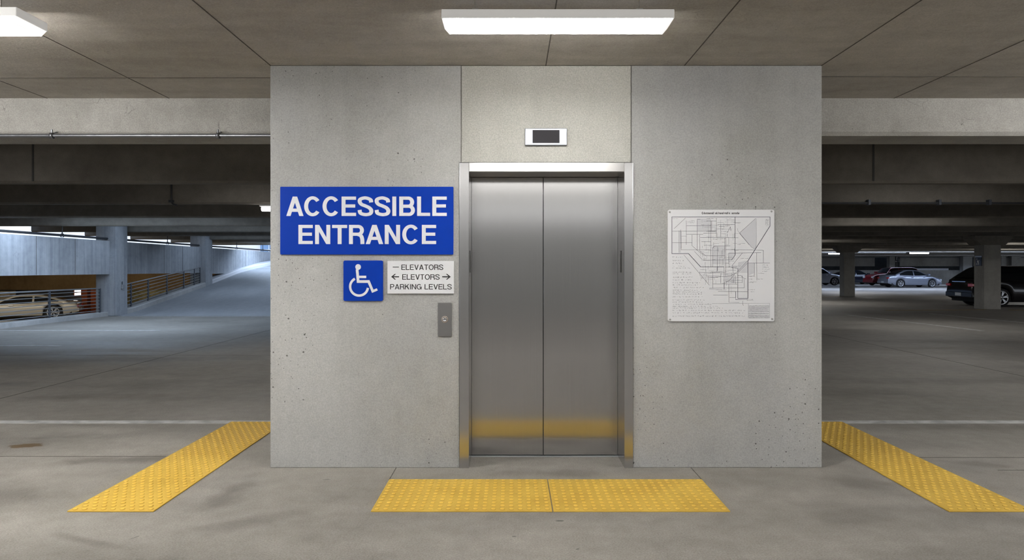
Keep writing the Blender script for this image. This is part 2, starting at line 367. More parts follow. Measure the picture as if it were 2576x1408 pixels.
# big edge beam, then the ribs of the deck behind it
def ribbox(x0, x1, y0, t, z0=2.537, z1=3.12):
    c = .03
    pts = [(x0, y0, z1), (x0, y0, z0 + c), (x0, y0 + c, z0), (x0, y0 + t - c, z0), (x0, y0 + t, z0 + c), (x0, y0 + t, z1)]
    return MB().prism(pts, (x1 - x0, 0, 0))
struct('beam_left', ribbox(XL, CL, 5.716, .44), 'beam', 'pale rough concrete edge beam left of the elevator core', 'beam')
struct('beam_right', ribbox(CR, XR, 5.716, .44), 'beam', 'pale rough concrete edge beam right of the elevator core', 'beam')
ordn = 'first second third fourth fifth sixth seventh eighth ninth tenth eleventh twelfth thirteenth fourteenth fifteenth sixteenth seventeenth eighteenth nineteenth twentieth'.split()
RIBS = [8.9, 11.78, 14.9, 17.9, 20.8, 23.4, 26.2, 29.3, 32.4, 35.4, 38.4, 41.4, 44.4, 47.4, 50.4, 53.4, 56.4, 59.4, 62.2]
for i, y in enumerate(RIBS):
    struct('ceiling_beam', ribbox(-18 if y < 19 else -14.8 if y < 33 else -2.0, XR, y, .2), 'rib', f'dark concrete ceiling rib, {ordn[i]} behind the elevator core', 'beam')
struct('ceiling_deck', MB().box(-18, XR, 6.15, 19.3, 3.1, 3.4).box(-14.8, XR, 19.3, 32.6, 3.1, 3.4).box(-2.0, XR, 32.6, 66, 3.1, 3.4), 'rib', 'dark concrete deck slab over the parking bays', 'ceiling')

rj = MB()
for u in (83, 2197): x = (u - UC) * 8.9 / F; rj.box(x - .012, x + .012, 8.894, 8.9, 2.56, 3.1)
struct('trim_7', rj, 'dark', 'vertical joints on the first rib behind the core', 'joint')
# floor paint
fp = box(XL + .3, XR, 6.155, 6.268, -.01, .0022); struct('floor_line', fp, 'paint_white', 'long white floor line passing behind the core', 'line')
def line(pa, pb, w, mat, label):
    a, b = Vector((*pa, 0)), Vector((*pb, 0)); n = (b - a).normalized().cross(Vector((0, 0, 1))) * w / 2
    struct('floor_line', MB().prism([(*(a + n).xy, -.005), (*(b + n).xy, -.005), (*(b - n).xy, -.005), (*(a - n).xy, -.005)], (0, 0, .0072)), mat, label, 'line')
line((-11.7, 15.4), (-8.0, 15.4), .11, 'paint_white', 'white stall line beyond, nearer the ramp')
line((-11.7, 12.36), (-8.25, 12.36), .11, 'paint_white', 'white stall line, second from the ramp')
line((-11.5, 19.9), (-4.5, 19.9), .10, 'paint_white', 'pale line across the foot of the ramp')
line((10.2, 20.6), (10.65, 15.3), .12, 'paint_white', 'white stall line between core and black car')
line((13.05, 21.2), (13.4, 16.8), .12, 'paint_white', 'white stall line in front of the signed pillar')
line((12.6, 22.8), (16.2, 23.1), .14, 'paint_yellow', 'faded yellow line leading to the signed pillar')
line((16.9, 23.0), (24, 22.4), .14, 'paint_yellow', 'faded yellow line right of the signed pillar')
line((8.5, 30.5), (16.5, 34.0), .14, 'paint_yellow', 'faded yellow line by the plain pillar')

# ------------------------------------------------------------------ left edge: curbs, parapets, columns, ramp
PX = -11.9
def colm(name, x0, x1, y0, y1, z1, label, z0=-.01):
    return struct(name, box(x0, x1, y0, y1, z0, z1, bv=.015), 'column', label, 'column')
struct('pillar_1', box(-12.32, -11.72, 20.0, 20.6, 0, 3.1, bv=.015), 'panel', 'daylit concrete column at the foot of the ramp', 'column')
struct('pillar_2', box(-12.32, -11.72, 25.86, 26.44, 0, 3.1, bv=.015), 'panel', 'daylit concrete column halfway up the ramp', 'column')
struct('curb_1', box(-12.25, -11.95, -9.6, 20.0, -.1, .125, bv=.01), 'curb', 'low concrete curb under the level railing', 'curb')
for i, (y0, y1, lab) in enumerate(((-9.6, 19.99, 'stained parapet panel left of the ramp-foot column'), (20.61, 25.85, 'stained parapet panel between the two ramp columns'), (26.45, 41, 'bright parapet panel along the top of the ramp'))):
    struct('wall_parapet', box(-12.08, PX, y0, y1, 1.24 if i < 2 else 1.2, 2.224), 'panel', lab, 'wall')
vj = MB()
for y in (16.9, 18.4, 23.1, 24.4, 30.2): vj.box(PX - .002, PX + .004, y, y + .012, 1.25, 2.22)
struct('trim_4', vj, 'floor_joint', 'vertical joint lines on the parapet panels', 'joint')
RAMP = [(20.1, 0), (21, .06), (25.7, .70), (28.9, 1.20), (32.5, 1.62), (35, 1.78), (41, 1.85)]
def rz(y):
    for (a, za), (b, zb) in zip(RAMP[:-1], RAMP[1:]):
        if y <= b: return za + (zb - za) * max(0, (y - a) / (b - a))
    return RAMP[-1][1]
ys = [20.1 + 20.9 * k / 60 for k in range(61)]
rm = MB()
rings = [[(-11.72, y, rz(y)), (-4.4, y, rz(y))] for y in ys]; rm.loft(rings, smooth=True)
rm.loft([[(-4.4, y, rz(y)), (-4.4, y, -.01)] for y in ys]); rm.poly([(-11.72, 41, 0), (-4.4, 41, 0), (-4.4, 41, rz(41)), (-11.72, 41, rz(41))])
struct('ramp', rm, 'ramp', 'concrete car ramp climbing away beyond the core', 'ramp')
line_r = MB().loft([[(-11.6, y, rz(y) + .004), (-4.5, y, rz(y) + .004)] for y in (30.5, 30.56)])
struct('trim_5', line_r, 'joint', 'dark joint across the upper ramp', 'joint')
def ramp_curb(y0, y1, n, curve=False):
    mb = MB(); rings = []
    for k in range(n + 1):
        y = y0 + (y1 - y0) * k / n; s = (max(0, y - 29.0) ** 2) * .035 if curve else 0
        z = rz(y); x0, x1 = -12.2 + s, -11.72 + s
        rings.append([(x0, y, z - .35), (x0, y, z + .15), (x1 - .02, y, z + .15), (x1, y, z + .13), (x1, y, z - .05)])
    mb.loft(rings, smooth=False); mb.poly(rings[0]); mb.poly(rings[-1]); return mb
struct('curb_2', ramp_curb(20.6, 25.86, 12), 'curb', 'sloping concrete curb between the two ramp columns', 'curb')
struct('curb_3', ramp_curb(26.44, 36.5, 26, True), 'sign_white', 'bright curving curb along the upper ramp', 'curb')  # white material puts the sunlit brightness into the curb colour
# small conduit box on the ramp-foot column
cb = thing('junction_box', (-11.72, 20.3, .85), 'small grey junction box on the ramp-foot column', 'box')
MB().box(-11.72, -11.67, 20.24, 20.34, .80, .93, bv=.008).build('box_body', 'rail', cb); MB().cyl((-11.70, 20.29, .93), (-11.70, 20.29, 1.02), .012, 8).build('conduit', 'rail_dark', cb)

# lower parking level seen through the railings
LZ = -.95
struct('floor_lower', box(-40, XL + .3, -9.6, 40, LZ - .2, LZ), 'ramp', 'floor of the lower parking level', 'floor')
struct('ceiling_lower', box(-40, -12.09, -9.6, 41, 1.25, 1.5), 'brown', 'ochre ceiling of the lower parking level', 'ceiling')
struct('wall_lower_side', box(-40.3, -40, -9.6, 41, LZ, 1.25), 'brown', 'ochre outer wall of the lower parking level', 'wall')
struct('wall_lower', box(-34, -12.4, 35.0, 35.4, .30, 1.25), 'brown', 'ochre band of wall above the lower level', 'wall')
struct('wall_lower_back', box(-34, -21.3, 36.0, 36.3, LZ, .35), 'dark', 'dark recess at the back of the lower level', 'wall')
struct('wall_stone', box(-21.2, -12.4, 35.9, 36.3, LZ, .5), 'stone', 'yellow stone wall behind the ramp railing', 'wall')
struct('wall_beige', box(-29, -25.4, 34.2, 34.6, LZ, .26), 'beige', 'beige block wall behind the cream car bonnet', 'wall')
struct('wall_beige_strip', box(-20.74, -20.58, 34.0, 34.3, LZ, .32), 'beige', 'narrow beige wall strip beside the red pillar', 'wall')
struct('wall_shaded', box(-20.55, -19.9, 34.0, 34.4, LZ, .32), 'panel', 'shaded blue-grey wall end beside the column', 'wall')
struct('pillar_3', box(-21.20, -20.76, 34.0, 34.4, LZ, .34), 'brick', 'tall red painted pillar on the lower level', 'column')
struct('pillar_4', box(-21.78, -21.50, 34.2, 34.5, LZ, .34), 'brick', 'slim red painted pillar between lit panes', 'column')
struct('wall_red', box(-22.8, -21.4, 33.5, 33.8, LZ, -.46), 'brick', 'low red wall behind the cream car', 'wall')
for i, (u0, u1) in enumerate(((189, 206), (220, 235))):
    x0, x1 = (u0 - UC) * 35.6 / F, (u1 - UC) * 35.6 / F
    w = tag(MB().box(x0, x1, 35.55, 35.6, -.02, .34).build(f'window_{i+1}', 'pane_lit'), ('bright daylit window left of the slim red pillar', 'bright daylit window right of the slim red pillar')[i], 'window', None, 'structure')
    MB().box(x0 - .03, x1 + .03, 35.52, 35.56, -.06, -.02).box(x0 - .03, x0, 35.52, 35.56, -.02, .34).box(x1, x1 + .03, 35.52, 35.56, -.02, .34).box(x0, x1, 35.53, 35.56, .12, .14).build('window_frame', 'brick', w)

# railings
def railing(name, label, pts_y, zbase, ztop, xs, nw, mat, group=None, thick=.011):
    t = thing(name, (xs, pts_y[0], zbase(pts_y[0])), label, 'railing', group)
    a, b = pts_y[0], pts_y[-1]
    def pl(off): return [(xs, a + (b - a) * k / 8, off(a + (b - a) * k / 8)) for k in range(9)]
    MB().tube(pl(ztop), .02, 8).build('top_rail', mat, t)
    for k in range(nw):
        fr = (k + .6) / (nw + .4)
        MB().tube(pl(lambda y: zbase(y) + (ztop(y) - zbase(y)) * fr), thick, 6).build('rail_bar', mat, t)
    for y in pts_y:
        MB().box(xs - .02, xs + .02, y - .025, y + .025, zbase(y) - .02, ztop(y)).build('post', 'rail_dark', t)
    return t
railing('railing', 'level galvanised cable railing left of the ramp-foot column', [4.0, 8.5, 13.0, 17.6, 19.75], lambda y: .125, lambda y: .83, -12.05, 7, 'rail')
railing('railing', 'sloping galvanised railing between the two ramp columns', [20.75, 21.1, 22.1, 23.3, 24.5, 25.3, 25.75], lambda y: rz(y) + .15, lambda y: .90 + (y - 20.6) * .107, -11.9, 6, 'rail')

# outside
b1 = thing('building', (-38, 84, 0), 'white rendered building beyond the ramp top', 'building')
MB().box(-60, -31.0, 84, 100, -2, 16).build('wall', 'bld_white', b1)
for k in range(4): MB().box(-59, -31.5, 83.93, 83.99, 3.55 + k * 3.2, 3.75 + k * 3.2).build('window_band', 'ink_pale', b1)
b2 = thing('building', (-26, 82, 0), 'blue glass building right of the white one', 'building')
MB().box(-30.6, -18, 82, 98, -2, 20).build('glass_facade', 'bld_glass', b2)
for k in range(8): MB().box(-30.6, -18, 81.93, 81.99, 2.9 + k * .75, 2.98 + k * .75).build('mullion', 'bld_trim', b2)
for k in range(5): MB().box(-30.6 + k * 1.1, -30.52 + k * 1.1, 81.9, 81.98, -2, 20).build('mullion', 'bld_trim', b2)
struct('ground', box(-200, 200, 41, 260, -2.2, -2.0), 'curb', 'pale ground beyond the garage', 'ground')

# ------------------------------------------------------------------ right side: pillars, far wall
def capital(x0, x1, y0, y1, zb=2.22, zt=2.54):
    xm = (x0 + x1) / 2; hb, ht = (x1 - x0) / 2 + .12, (x1 - x0) / 2 + .36
    return MB().prism([(xm - hb, y0 - .05, zb), (xm + hb, y0 - .05, zb), (xm + ht, y0 - .05, zt - .1), (xm + ht, y0 - .05, zt), (xm - ht, y0 - .05, zt), (xm - ht, y0 - .05, zt - .1)], (0, y1 - y0 + .1, 0))
for i, (x0, x1, y0, y1, lab) in enumerate(((16.27, 16.86, 23.3, 23.8, 'signed concrete pillar in front of the black car'), (16.85, 17.41, 34.3, 34.76, 'plain concrete pillar between core and silver sedan'))):
    p = struct(f'pillar_{5+i}', box(x0, x1, y0, y1, 0, 2.24, bv=.012), 'column', lab, 'column')
    capital(x0, x1, y0, y1).build('capital', 'rib', p)
YF = 64.0
struct('wall_far', box(-2, XR, YF, YF + .3, 0, 1.25), 'column', 'grey lower wall at the far end behind the cars', 'wall')
struct('wall_far_panel', MB().box(-2, 34.3, YF - .1, YF + .2, 1.62, 2.42).box(36.7, 42.3, YF - .1, YF + .2, 1.62, 2.42).box(43.8, XR, YF - .1, YF + .2, 1.62, 2.42), 'column', 'grey spandrel panels along the far wall', 'wall')
struct('wall_far_lintel', box(-2, XR, YF - .02, YF + .3, 2.48, 3.1), 'column', 'grey lintel along the top of the far wall', 'wall')
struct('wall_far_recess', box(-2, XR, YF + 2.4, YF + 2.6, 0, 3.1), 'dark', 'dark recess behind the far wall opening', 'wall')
struct('trim_6', box(37.6, 41.6, YF + .4, YF + .9, 1.22, 1.42), 'sign_white', 'white lit ledge in the far wall opening', 'ledge')
for i, (u0, u1, lab) in enumerate(((2238, 2257, 'far pilaster with dark lettering behind the silver sedan'), (2423, 2446, 'pale far pilaster left of the signed pillar'), (2519, 2531, 'narrow far pilaster right of the signed pillar'), (2545, 2568, 'wide far pilaster above the black car roof'))):
    struct(f'pillar_{7+i}', box((u0 - UC) * 63.5 / F, (u1 - UC) * 63.5 / F, 63.5, YF, 0, 2.6), 'column' if i != 1 else 'wall', lab, 'column')

# ================================================================== LETTERING
def cat_rom(pts, k=8):
    out = []; P = [pts[0]] + pts + [pts[-1]]
    for i in range(1, len(P) - 2):
        p0, p1, p2, p3 = [Vector(P[j]) for j in (i - 1, i, i + 1, i + 2)]
        for s in range(k):
            t = s / k
            out.append(tuple(.5 * ((2 * p1) + (p2 - p0) * t + (2 * p0 - 5 * p1 + 4 * p2 - p3) * t * t + (3 * p1 - p0 - 3 * p2 + p3) * t ** 3)))
    out.append(tuple(pts[-1])); return out
def arc(cx, cy, rx, ry, a0, a1, n=24):
    return [(cx + rx * math.cos(R(a0 + (a1 - a0) * k / n)), cy + ry * math.sin(R(a0 + (a1 - a0) * k / n))) for k in range(n + 1)]
def stroke(path, wx, wy, closed=False):
    """2D ribbon: list of quads around the centre line, thickness wx across vertical runs and wy across level ones"""
    n = len(path); L = []; Rr = []
    for i in range(n):
        if closed: a, b = Vector(path[i - 1]), Vector(path[(i + 1) % n])
        else: a, b = Vector(path[max(0, i - 1)]), Vector(path[min(n - 1, i + 1)])
        t = (b - a).normalized(); nn = Vector((-t.y, t.x))
        if not closed and 0 < i < n - 1:
            t1 = (Vector(path[i]) - a).normalized(); c = max(.5, abs(t1.dot(t)))
        else: c = 1
        o = Vector((nn.x * wx / 2, nn.y * wy / 2)) / c
        p = Vector(path[i]); L.append(p + o); Rr.append(p - o)
    qs = []; m = n if closed else n - 1
    for i in range(m):
        j = (i + 1) % n; qs.append([L[i], L[j], Rr[j], Rr[i]])
    return qs
def glyph(ch, W, wx, wy):
    a, b = wx / 2, wy / 2
    S = lambda p, c=False: stroke(p, wx, wy, c)
    Q = lambda *p: [[Vector(q) for q in p]]
    bar = lambda x0, x1, y: Q((x0, y - b), (x1, y - b), (x1, y + b), (x0, y + b))
    stem = lambda x, y0=0, y1=1: Q((x - a, y0), (x + a, y0), (x + a, y1), (x - a, y1))
    if ch == 'I': return stem(W / 2)
    if ch == 'L': return stem(a) + bar(0, W, b)
    if ch == 'E': return stem(a) + bar(0, W, b) + bar(0, W * .94, .515) + bar(0, W, 1 - b)
    if ch == 'T': return stem(W / 2) + bar(0, W, 1 - b)
    if ch == 'N': return stem(a) + stem(W - a) + Q((0, 1), (wx * 1.05, 1), (W, 0), (W - wx * 1.05, 0))
    if ch in 'AV':
        e = wx * 1.08; h = e * .52
        q = Q((0, 0), (e, 0), (W / 2 + h * .9, 1), (W / 2 - h, 1)) + Q((W, 0), (W - e, 0), (W / 2 - h * .9, 1), (W / 2 + h, 1))
        if ch == 'A': return q + Q((W * .2, .215), (W * .8, .215), (W * .74, .215 + wy), (W * .26, .215 + wy))
        return [[Vector((p.x, 1 - p.y)) for p in k] for k in q]
    if ch == 'O': return S(arc(W / 2, .5, W / 2 - a, .515 - b, 0, 360, 40)[:-1], True)
    if ch == 'C': return S(arc(W / 2, .5, W / 2 - a, .515 - b, 38, 322, 36))
    if ch == 'G': return S(arc(W / 2, .5, W / 2 - a, .515 - b, 40, 345, 36)) + bar(W * .52, W, .46) + stem(W - a * .9, 0, .46 + b)
    if ch == 'S':
        return S(cat_rom([(W - a - .01, .70), (W - a - .05, .84), (W * .5, 1.012 - b), (a + .05, .87), (a + .005, .735), (a + .10, .60), (W * .5, .515), (W - a - .10, .415), (W - a, .27), (W - a - .06, .12), (W * .5, b - .012), (a + .055, .14), (a, .31)]))
    def lobe(x1, y0, y1):
        r = (y1 - y0) / 2 - b; cx = x1 - a - r * .95
        return bar(0, cx + .012, y1 - b) + bar(0, cx + .012, y0 + b) + S(arc(cx, (y0 + y1) / 2, r * .95, r, 90, -90, 18))
    if ch == 'P': return stem(a) + lobe(W, .42, 1)
    if ch == 'B': return stem(a) + lobe(W * .95, .5 - b, 1) + lobe(W, 0, .5 + b)
    if ch == 'R':
        return stem(a) + lobe(W * .96, .43, 1) + S(cat_rom([(W * .58, .5), (W * .77, .43), (W - a * 1.2, .26), (W - a * 1.1, .08), (W - a * 1.06, 0)], 6))
    if ch == 'K': return stem(a) + Q((wx * .6, .30), (wx * .6, .52), (W - wx * 1.3, 1), (W - .02, 1)) + Q((W * .33, .56), (W * .55, .70), (W, 0), (W - wx * 1.25, 0))
    return []
def put_quads(mb, quads, ox, oz, sx, sz, y):
    for q in quads:
        mb.k = getattr(mb, 'k', 0) + 1
        mb.poly([(ox + p.x * sx, y - mb.k * 6e-6, oz + p.y * sz) for p in q])
GW = dict(A=.74, C=.74, E=.63, S=.68, I=.22, B=.69, L=.58, N=.70, T=.64, R=.71, V=.70, O=.80, P=.67, K=.72, G=.78)
def text_fit(mb, s, u0, u1, v0, v1, wx, wy, y, gap=.10):
    """set s inside the pixel box of the elevator wall"""
    x0, zt = wp(u0, v0); x1, zb = wp(u1, v1); h = zt - zb
    tot = sum(GW.get(c, .3) for c in s) + gap * (len(s) - 1); k = (x1 - x0) / tot; x = x0
    for c in s:
        if c != ' ': put_quads(mb, glyph(c, GW[c] * k / h, wx, wy), x, zb, h, h, y)
        x += (GW.get(c, .3) + gap) * k

# ================================================================== SIGNS ON THE CORE
def rect_board(u0, u1, v0, v1, t, rad, name, mat, parent, y=D):
    x0, z1 = wp(u0, v0); x1, z0 = wp(u1, v1); pts = []
    for cx, cz, a in ((x1 - rad, z1 - rad, 0), (x0 + rad, z1 - rad, 90), (x0 + rad, z0 + rad, 180), (x1 - rad, z0 + rad, 270)):
        for k in range(5): pts.append((cx + rad * math.cos(R(a + k * 22.5)), y - t, cz + rad * math.sin(R(a + k * 22.5))))
    return MB().prism(pts, (0, t, 0)).build(name, mat, parent)
s1 = thing('accessible_entrance_sign', (*wp(923, 640)[:1], D, wp(923, 640)[1]), 'large blue sign reading ACCESSIBLE ENTRANCE on the core wall', 'sign')
rect_board(706.5, 1141, 470, 640, .012, .006, 'sign_panel', 'sign_blue', s1)
T1 = [('A', 140, 285), ('C', 290, 433), ('C', 445, 590), ('E', 605, 727), ('S', 740, 872), ('S', 883, 1015), ('I', 1032, 1065), ('B', 1090, 1222), ('L', 1240, 1350), ('E', 1368, 1490)]
T2 = [('E', 242, 363), ('N', 382, 510), ('T', 525, 652), ('R', 667, 798), ('A', 808, 955), ('N', 968, 1097), ('C', 1115, 1260), ('E', 1280, 1400)]
for line_, (za, zb_) in ((T1, (150, 313)), (T2, (388, 549))):
    mb = MB()
    for c, a, b in line_:
        x0, zt = wp(680 + a / 3.352, 450 + za / 3.352); x1, zb = wp(680 + b / 3.352, 450 + zb_ / 3.352); h = zt - zb
        put_quads(mb, glyph(c, (x1 - x0) / h, .205, .165), x0, zb, h, h, D - .0132)
    mb.build('lettering', 'sign_white', s1)
s2 = thing('wheelchair_symbol_sign', (wp(914, 0)[0], D, wp(0, 756)[1]), 'small square blue sign with white wheelchair symbol', 'sign')
rect_board(865, 964, 655, 756.5, .012, .011, 'sign_panel', 'sign_blue', s2)
zx = lambda X, Y: wp(680 + X / 3.352, 450 + Y / 3.352)
mb = MB(); k = 1 / 3.352 / 355
def zstroke(mb, pts, w, closed=False):
    P = [zx(*p) for p in pts]
    for q in stroke(P, w * k, w * k, closed):
        mb.k = getattr(mb, 'k', 0) + 1; mb.poly([(p.x, D - .0132 - mb.k * 6e-6, p.y) for p in q])
mb.poly([(*[c for c in (zx(744 + 24 * math.cos(a * .2618), 742 + 24 * math.sin(a * .2618)))][:1], D - .0132, zx(744, 742 + 24 * math.sin(a * .2618))[1]) for a in range(24)])
zstroke(mb, [(735, 762), (739, 800), (744, 864)], 23); zstroke(mb, [(733, 864), (838, 864)], 23); zstroke(mb, [(829, 856), (868, 948)], 22)
zstroke(mb, [(857, 950), (905, 930)], 20); zstroke(mb, [(740, 825), (812, 825)], 20)
zstroke(mb, [(752 + 75 * math.cos(R(t)), 907 - 75 * math.sin(R(t))) for t in range(118, 353, 6)], 20)
mb.build('wheelchair_symbol', 'sign_white', s2)
s3 = thing('direction_sign', (wp(1058, 0)[0], D, wp(0, 738)[1]), 'white direction sign reading ELEVATORS and PARKING LEVELS', 'sign')
rect_board(975.5, 1142, 656, 738, .012, .003, 'sign_panel', 'sign_board', s3)
Z = lambda a: 680 + a / 3.352
ZV = lambda a: 450 + a / 3.352
mb = MB(); text_fit(mb, 'ELEVATORS', Z(1108), Z(1460), ZV(722), ZV(766), .155, .13, D - .0132, .09); mb.build('lettering', 'print', s3)
mb = MB(); zstroke(mb, [(1035, 743), (1087, 743)], 6); mb.build('dash', 'print', s3)
mb = MB(); text_fit(mb, 'ELEVTORS', Z(1115), Z(1429), ZV(803), ZV(848), .155, .13, D - .0132, .09); mb.build('lettering', 'print', s3)
mb = MB(); text_fit(mb, 'PARKING', Z(1013), Z(1277), ZV(886), ZV(930), .155, .13, D - .0132, .09); mb.build('lettering', 'print', s3)
mb = MB(); text_fit(mb, 'LEVELS', Z(1303), Z(1531), ZV(886), ZV(930), .155, .13, D - .0132, .09); mb.build('lettering', 'print', s3)
for d, xa, xb in ((-1, 1022, 1088), (1, 1523, 1451)):
    mb = MB(); zstroke(mb, [(xa - 4 * d, 824), (xb, 824)], 9)
    for sg in (-1, 1):
        P = [zx(xa, 824), zx(xa - 30 * d, 824 + sg * 24), zx(xa - 40 * d, 824 + sg * 24), zx(xa - 16 * d, 824)]
        mb.poly([(p[0], D - .0133, p[1]) for p in P])
    mb.build('arrow', 'print', s3)

# ------------------------------------------------------------------ call button
x0, z1 = wp(1102, 760.5); x1, z0 = wp(1136.5, 846)
cp = thing('call_button_panel', ((x0 + x1) / 2, D, z0), 'brushed steel call plate with one round button beside the elevator', 'call button')
MB().box(x0, x1, D - .008, D, z0, z1, bv=.0015).build('face_plate', 'steel_plate', cp)
bx, bz = wp(1119.3, 803)
M['copper'] = simple('worn_button_ring', (.42, .36, .31), .35, .7)
MB().lathe([(.0235, .0), (.0235, .004), (.021, .006), (.019, .004), (.0165, .0045)], (bx, D - .0075, bz), (0, -1, 0), 28).build('button_ring', 'copper', cp)
bt = MB().lathe([(.016, 0), (.016, .006), (.0125, .009), (.011, .0075), (.0085, .0078), (.006, .0065), (0.0001, .0065)], (bx, D - .0075, bz), (0, -1, 0), 28).build('push_button', 'chrome', cp)
mb = MB(); [mb.poly([(bx + p.x, D - .0172, bz + p.y) for p in q]) for q in stroke(arc(0, 0, .0045, .0045, 50, 330, 14), .002, .002)]
mb.build('button_mark', 'ink_grey', bt)

# ------------------------------------------------------------------ floor indicator
x0, z1 = wp(1320.5, 324); x1, z0 = wp(1426, 366.5)
fi = thing('floor_indicator', ((x0 + x1) / 2, D, z0), 'small silver floor indicator with dark screen above the elevator', 'indicator')
MB().box(x0, x1, D - .022, D + .001, z0, z1, bv=.004).build('housing', 'alu', fi)
a0, b1_ = wp(1339.5, 328.5); a1, b0 = wp(1407, 361)
MB().box(a0, a1, D - .0232, D - .018, b0, b1_, bv=.001).build('screen', 'screen', fi)

# ------------------------------------------------------------------ elevator
ev = thing('elevator_entrance', ((IX0 + IX1) / 2, D, 0), 'brushed stainless elevator entrance with closed centre-opening doors', 'elevator')
pr = .012
MB().box(OX0, IX0, D - pr, YD + .05, 0, OZ - .004, bv=.002).build('jamb', 'steel_jamb', ev)
MB().box(IX1, OX1, D - pr, YD + .05, 0, OZ - .004, bv=.002).build('jamb', 'steel_jamb', ev)
MB().box(IX0 + .001, IX1 - .001, D - pr - .001, D + .03, IZ, OZ - .004, bv=.0015).build('header', 'steel_head', ev)
MB().box(IX0, IX1, D + .03, YD + .06, IZ + .0005, IZ + .03).build('soffit', 'steel_soffit', ev)
XM = (1366.7 - UC) * YD / F
for xa, xb in ((IX0 + .001, XM - .0025), (XM + .0025, IX1 - .001)):
    MB().box(xa, xb, YD, YD + .03, .012, IZ - .002, bv=.0012).build('door_panel', 'steel_door', ev)
MB().box(XM - .004, XM + .004, YD + .012, YD + .028, .012, IZ - .002).build('door_seam', 'seam', ev)
MB().box(IX0, IX1, YD - .022, YD + .03, 0, .006).build('sill', 'sill', ev)
MB().box(IX0, IX1, YD + .004, YD + .028, .004, .013).build('sill_groove', 'seam', ev)
for xa, xb, ya in ((IX0 - .001, IX0 + .003, D + .10), (IX1 - .003, IX1 + .001, D + .12)):
    sp = MB().box(xa, xb, ya, ya + .032, 1.382, 1.540, bv=.001).build('jamb_plate', 'seam', ev)
    MB().box(xa + (.002 if xa < 0 else -.001), xb + (.001 if xa < 0 else -.002), ya + .006, ya + .02, 1.515, 1.535).build('plate_lens', 'chrome', sp)

# ------------------------------------------------------------------ map poster
mp = thing('map_sign', (wp(1812, 0)[0], D, wp(0, 808)[1]), 'white wall map of street lines screwed to the core', 'map')
rect_board(1679.5, 1946.5, 527.5, 807.5, .010, .012, 'map_board', 'map_board', mp)
QX = lambda X, Y: wp(1660 + X / 4.543, 510 + Y / 4.543)
KM = 1 / 4.543 / 355
def mstroke(mb, pts, w, lift=0, closed=False):
    P = [QX(*p) for p in pts]
    for q in stroke(P, w * KM, w * KM, closed):
        mb.k = getattr(mb, 'k', 0) + 1; mb.poly([(p.x, D - .0106 - lift - (mb.k % 200) * 1e-6, p.y) for p in q])
for poly_ in ([(905, 345), (1090, 180), (1098, 240), (1095, 510), (1075, 525), (1040, 510), (1010, 475)], [(890, 680), (1000, 660), (998, 800), (885, 800)], [(1008, 690), (1075, 690), (1075, 800), (1008, 830)], [(420, 180), (580, 180), (580, 320), (420, 320)], [(735, 800), (850, 800), (850, 915), (735, 915)], [(600, 500), (740, 500), (740, 700), (600, 700)], [(780, 570), (850, 570), (850, 650), (780, 650)], [(220, 320), (236, 320), (236, 570), (220, 570)]):
    MB().poly([(QX(*p)[0], D - .0103, QX(*p)[1]) for p in poly_]).build('tinted_area', 'ink_pale', mp)
bold = MB()
for pts, w in (([(133, 162), (1252, 162)], 4.5), ([(1252, 160), (1252, 268)], 5.5), ([(133, 160), (133, 582)], 5), ([(131, 580), (322, 580)], 5), ([(322, 579), (460, 730)], 6), ([(458, 731), (730, 733)], 4.5), ([(1252, 266), (1000, 662)], 6), ([(999, 660), (999, 1094)], 6), ([(884, 1091), (1000, 1091)], 5.5), ([(885, 745), (884, 1092)], 4), ([(853, 162), (853, 600)], 4.5), ([(853, 598), (812, 655)], 4.5)):
    mstroke(bold, pts, w, .0003)
bold.build('boundary_lines', 'ink', mp)
med = MB()
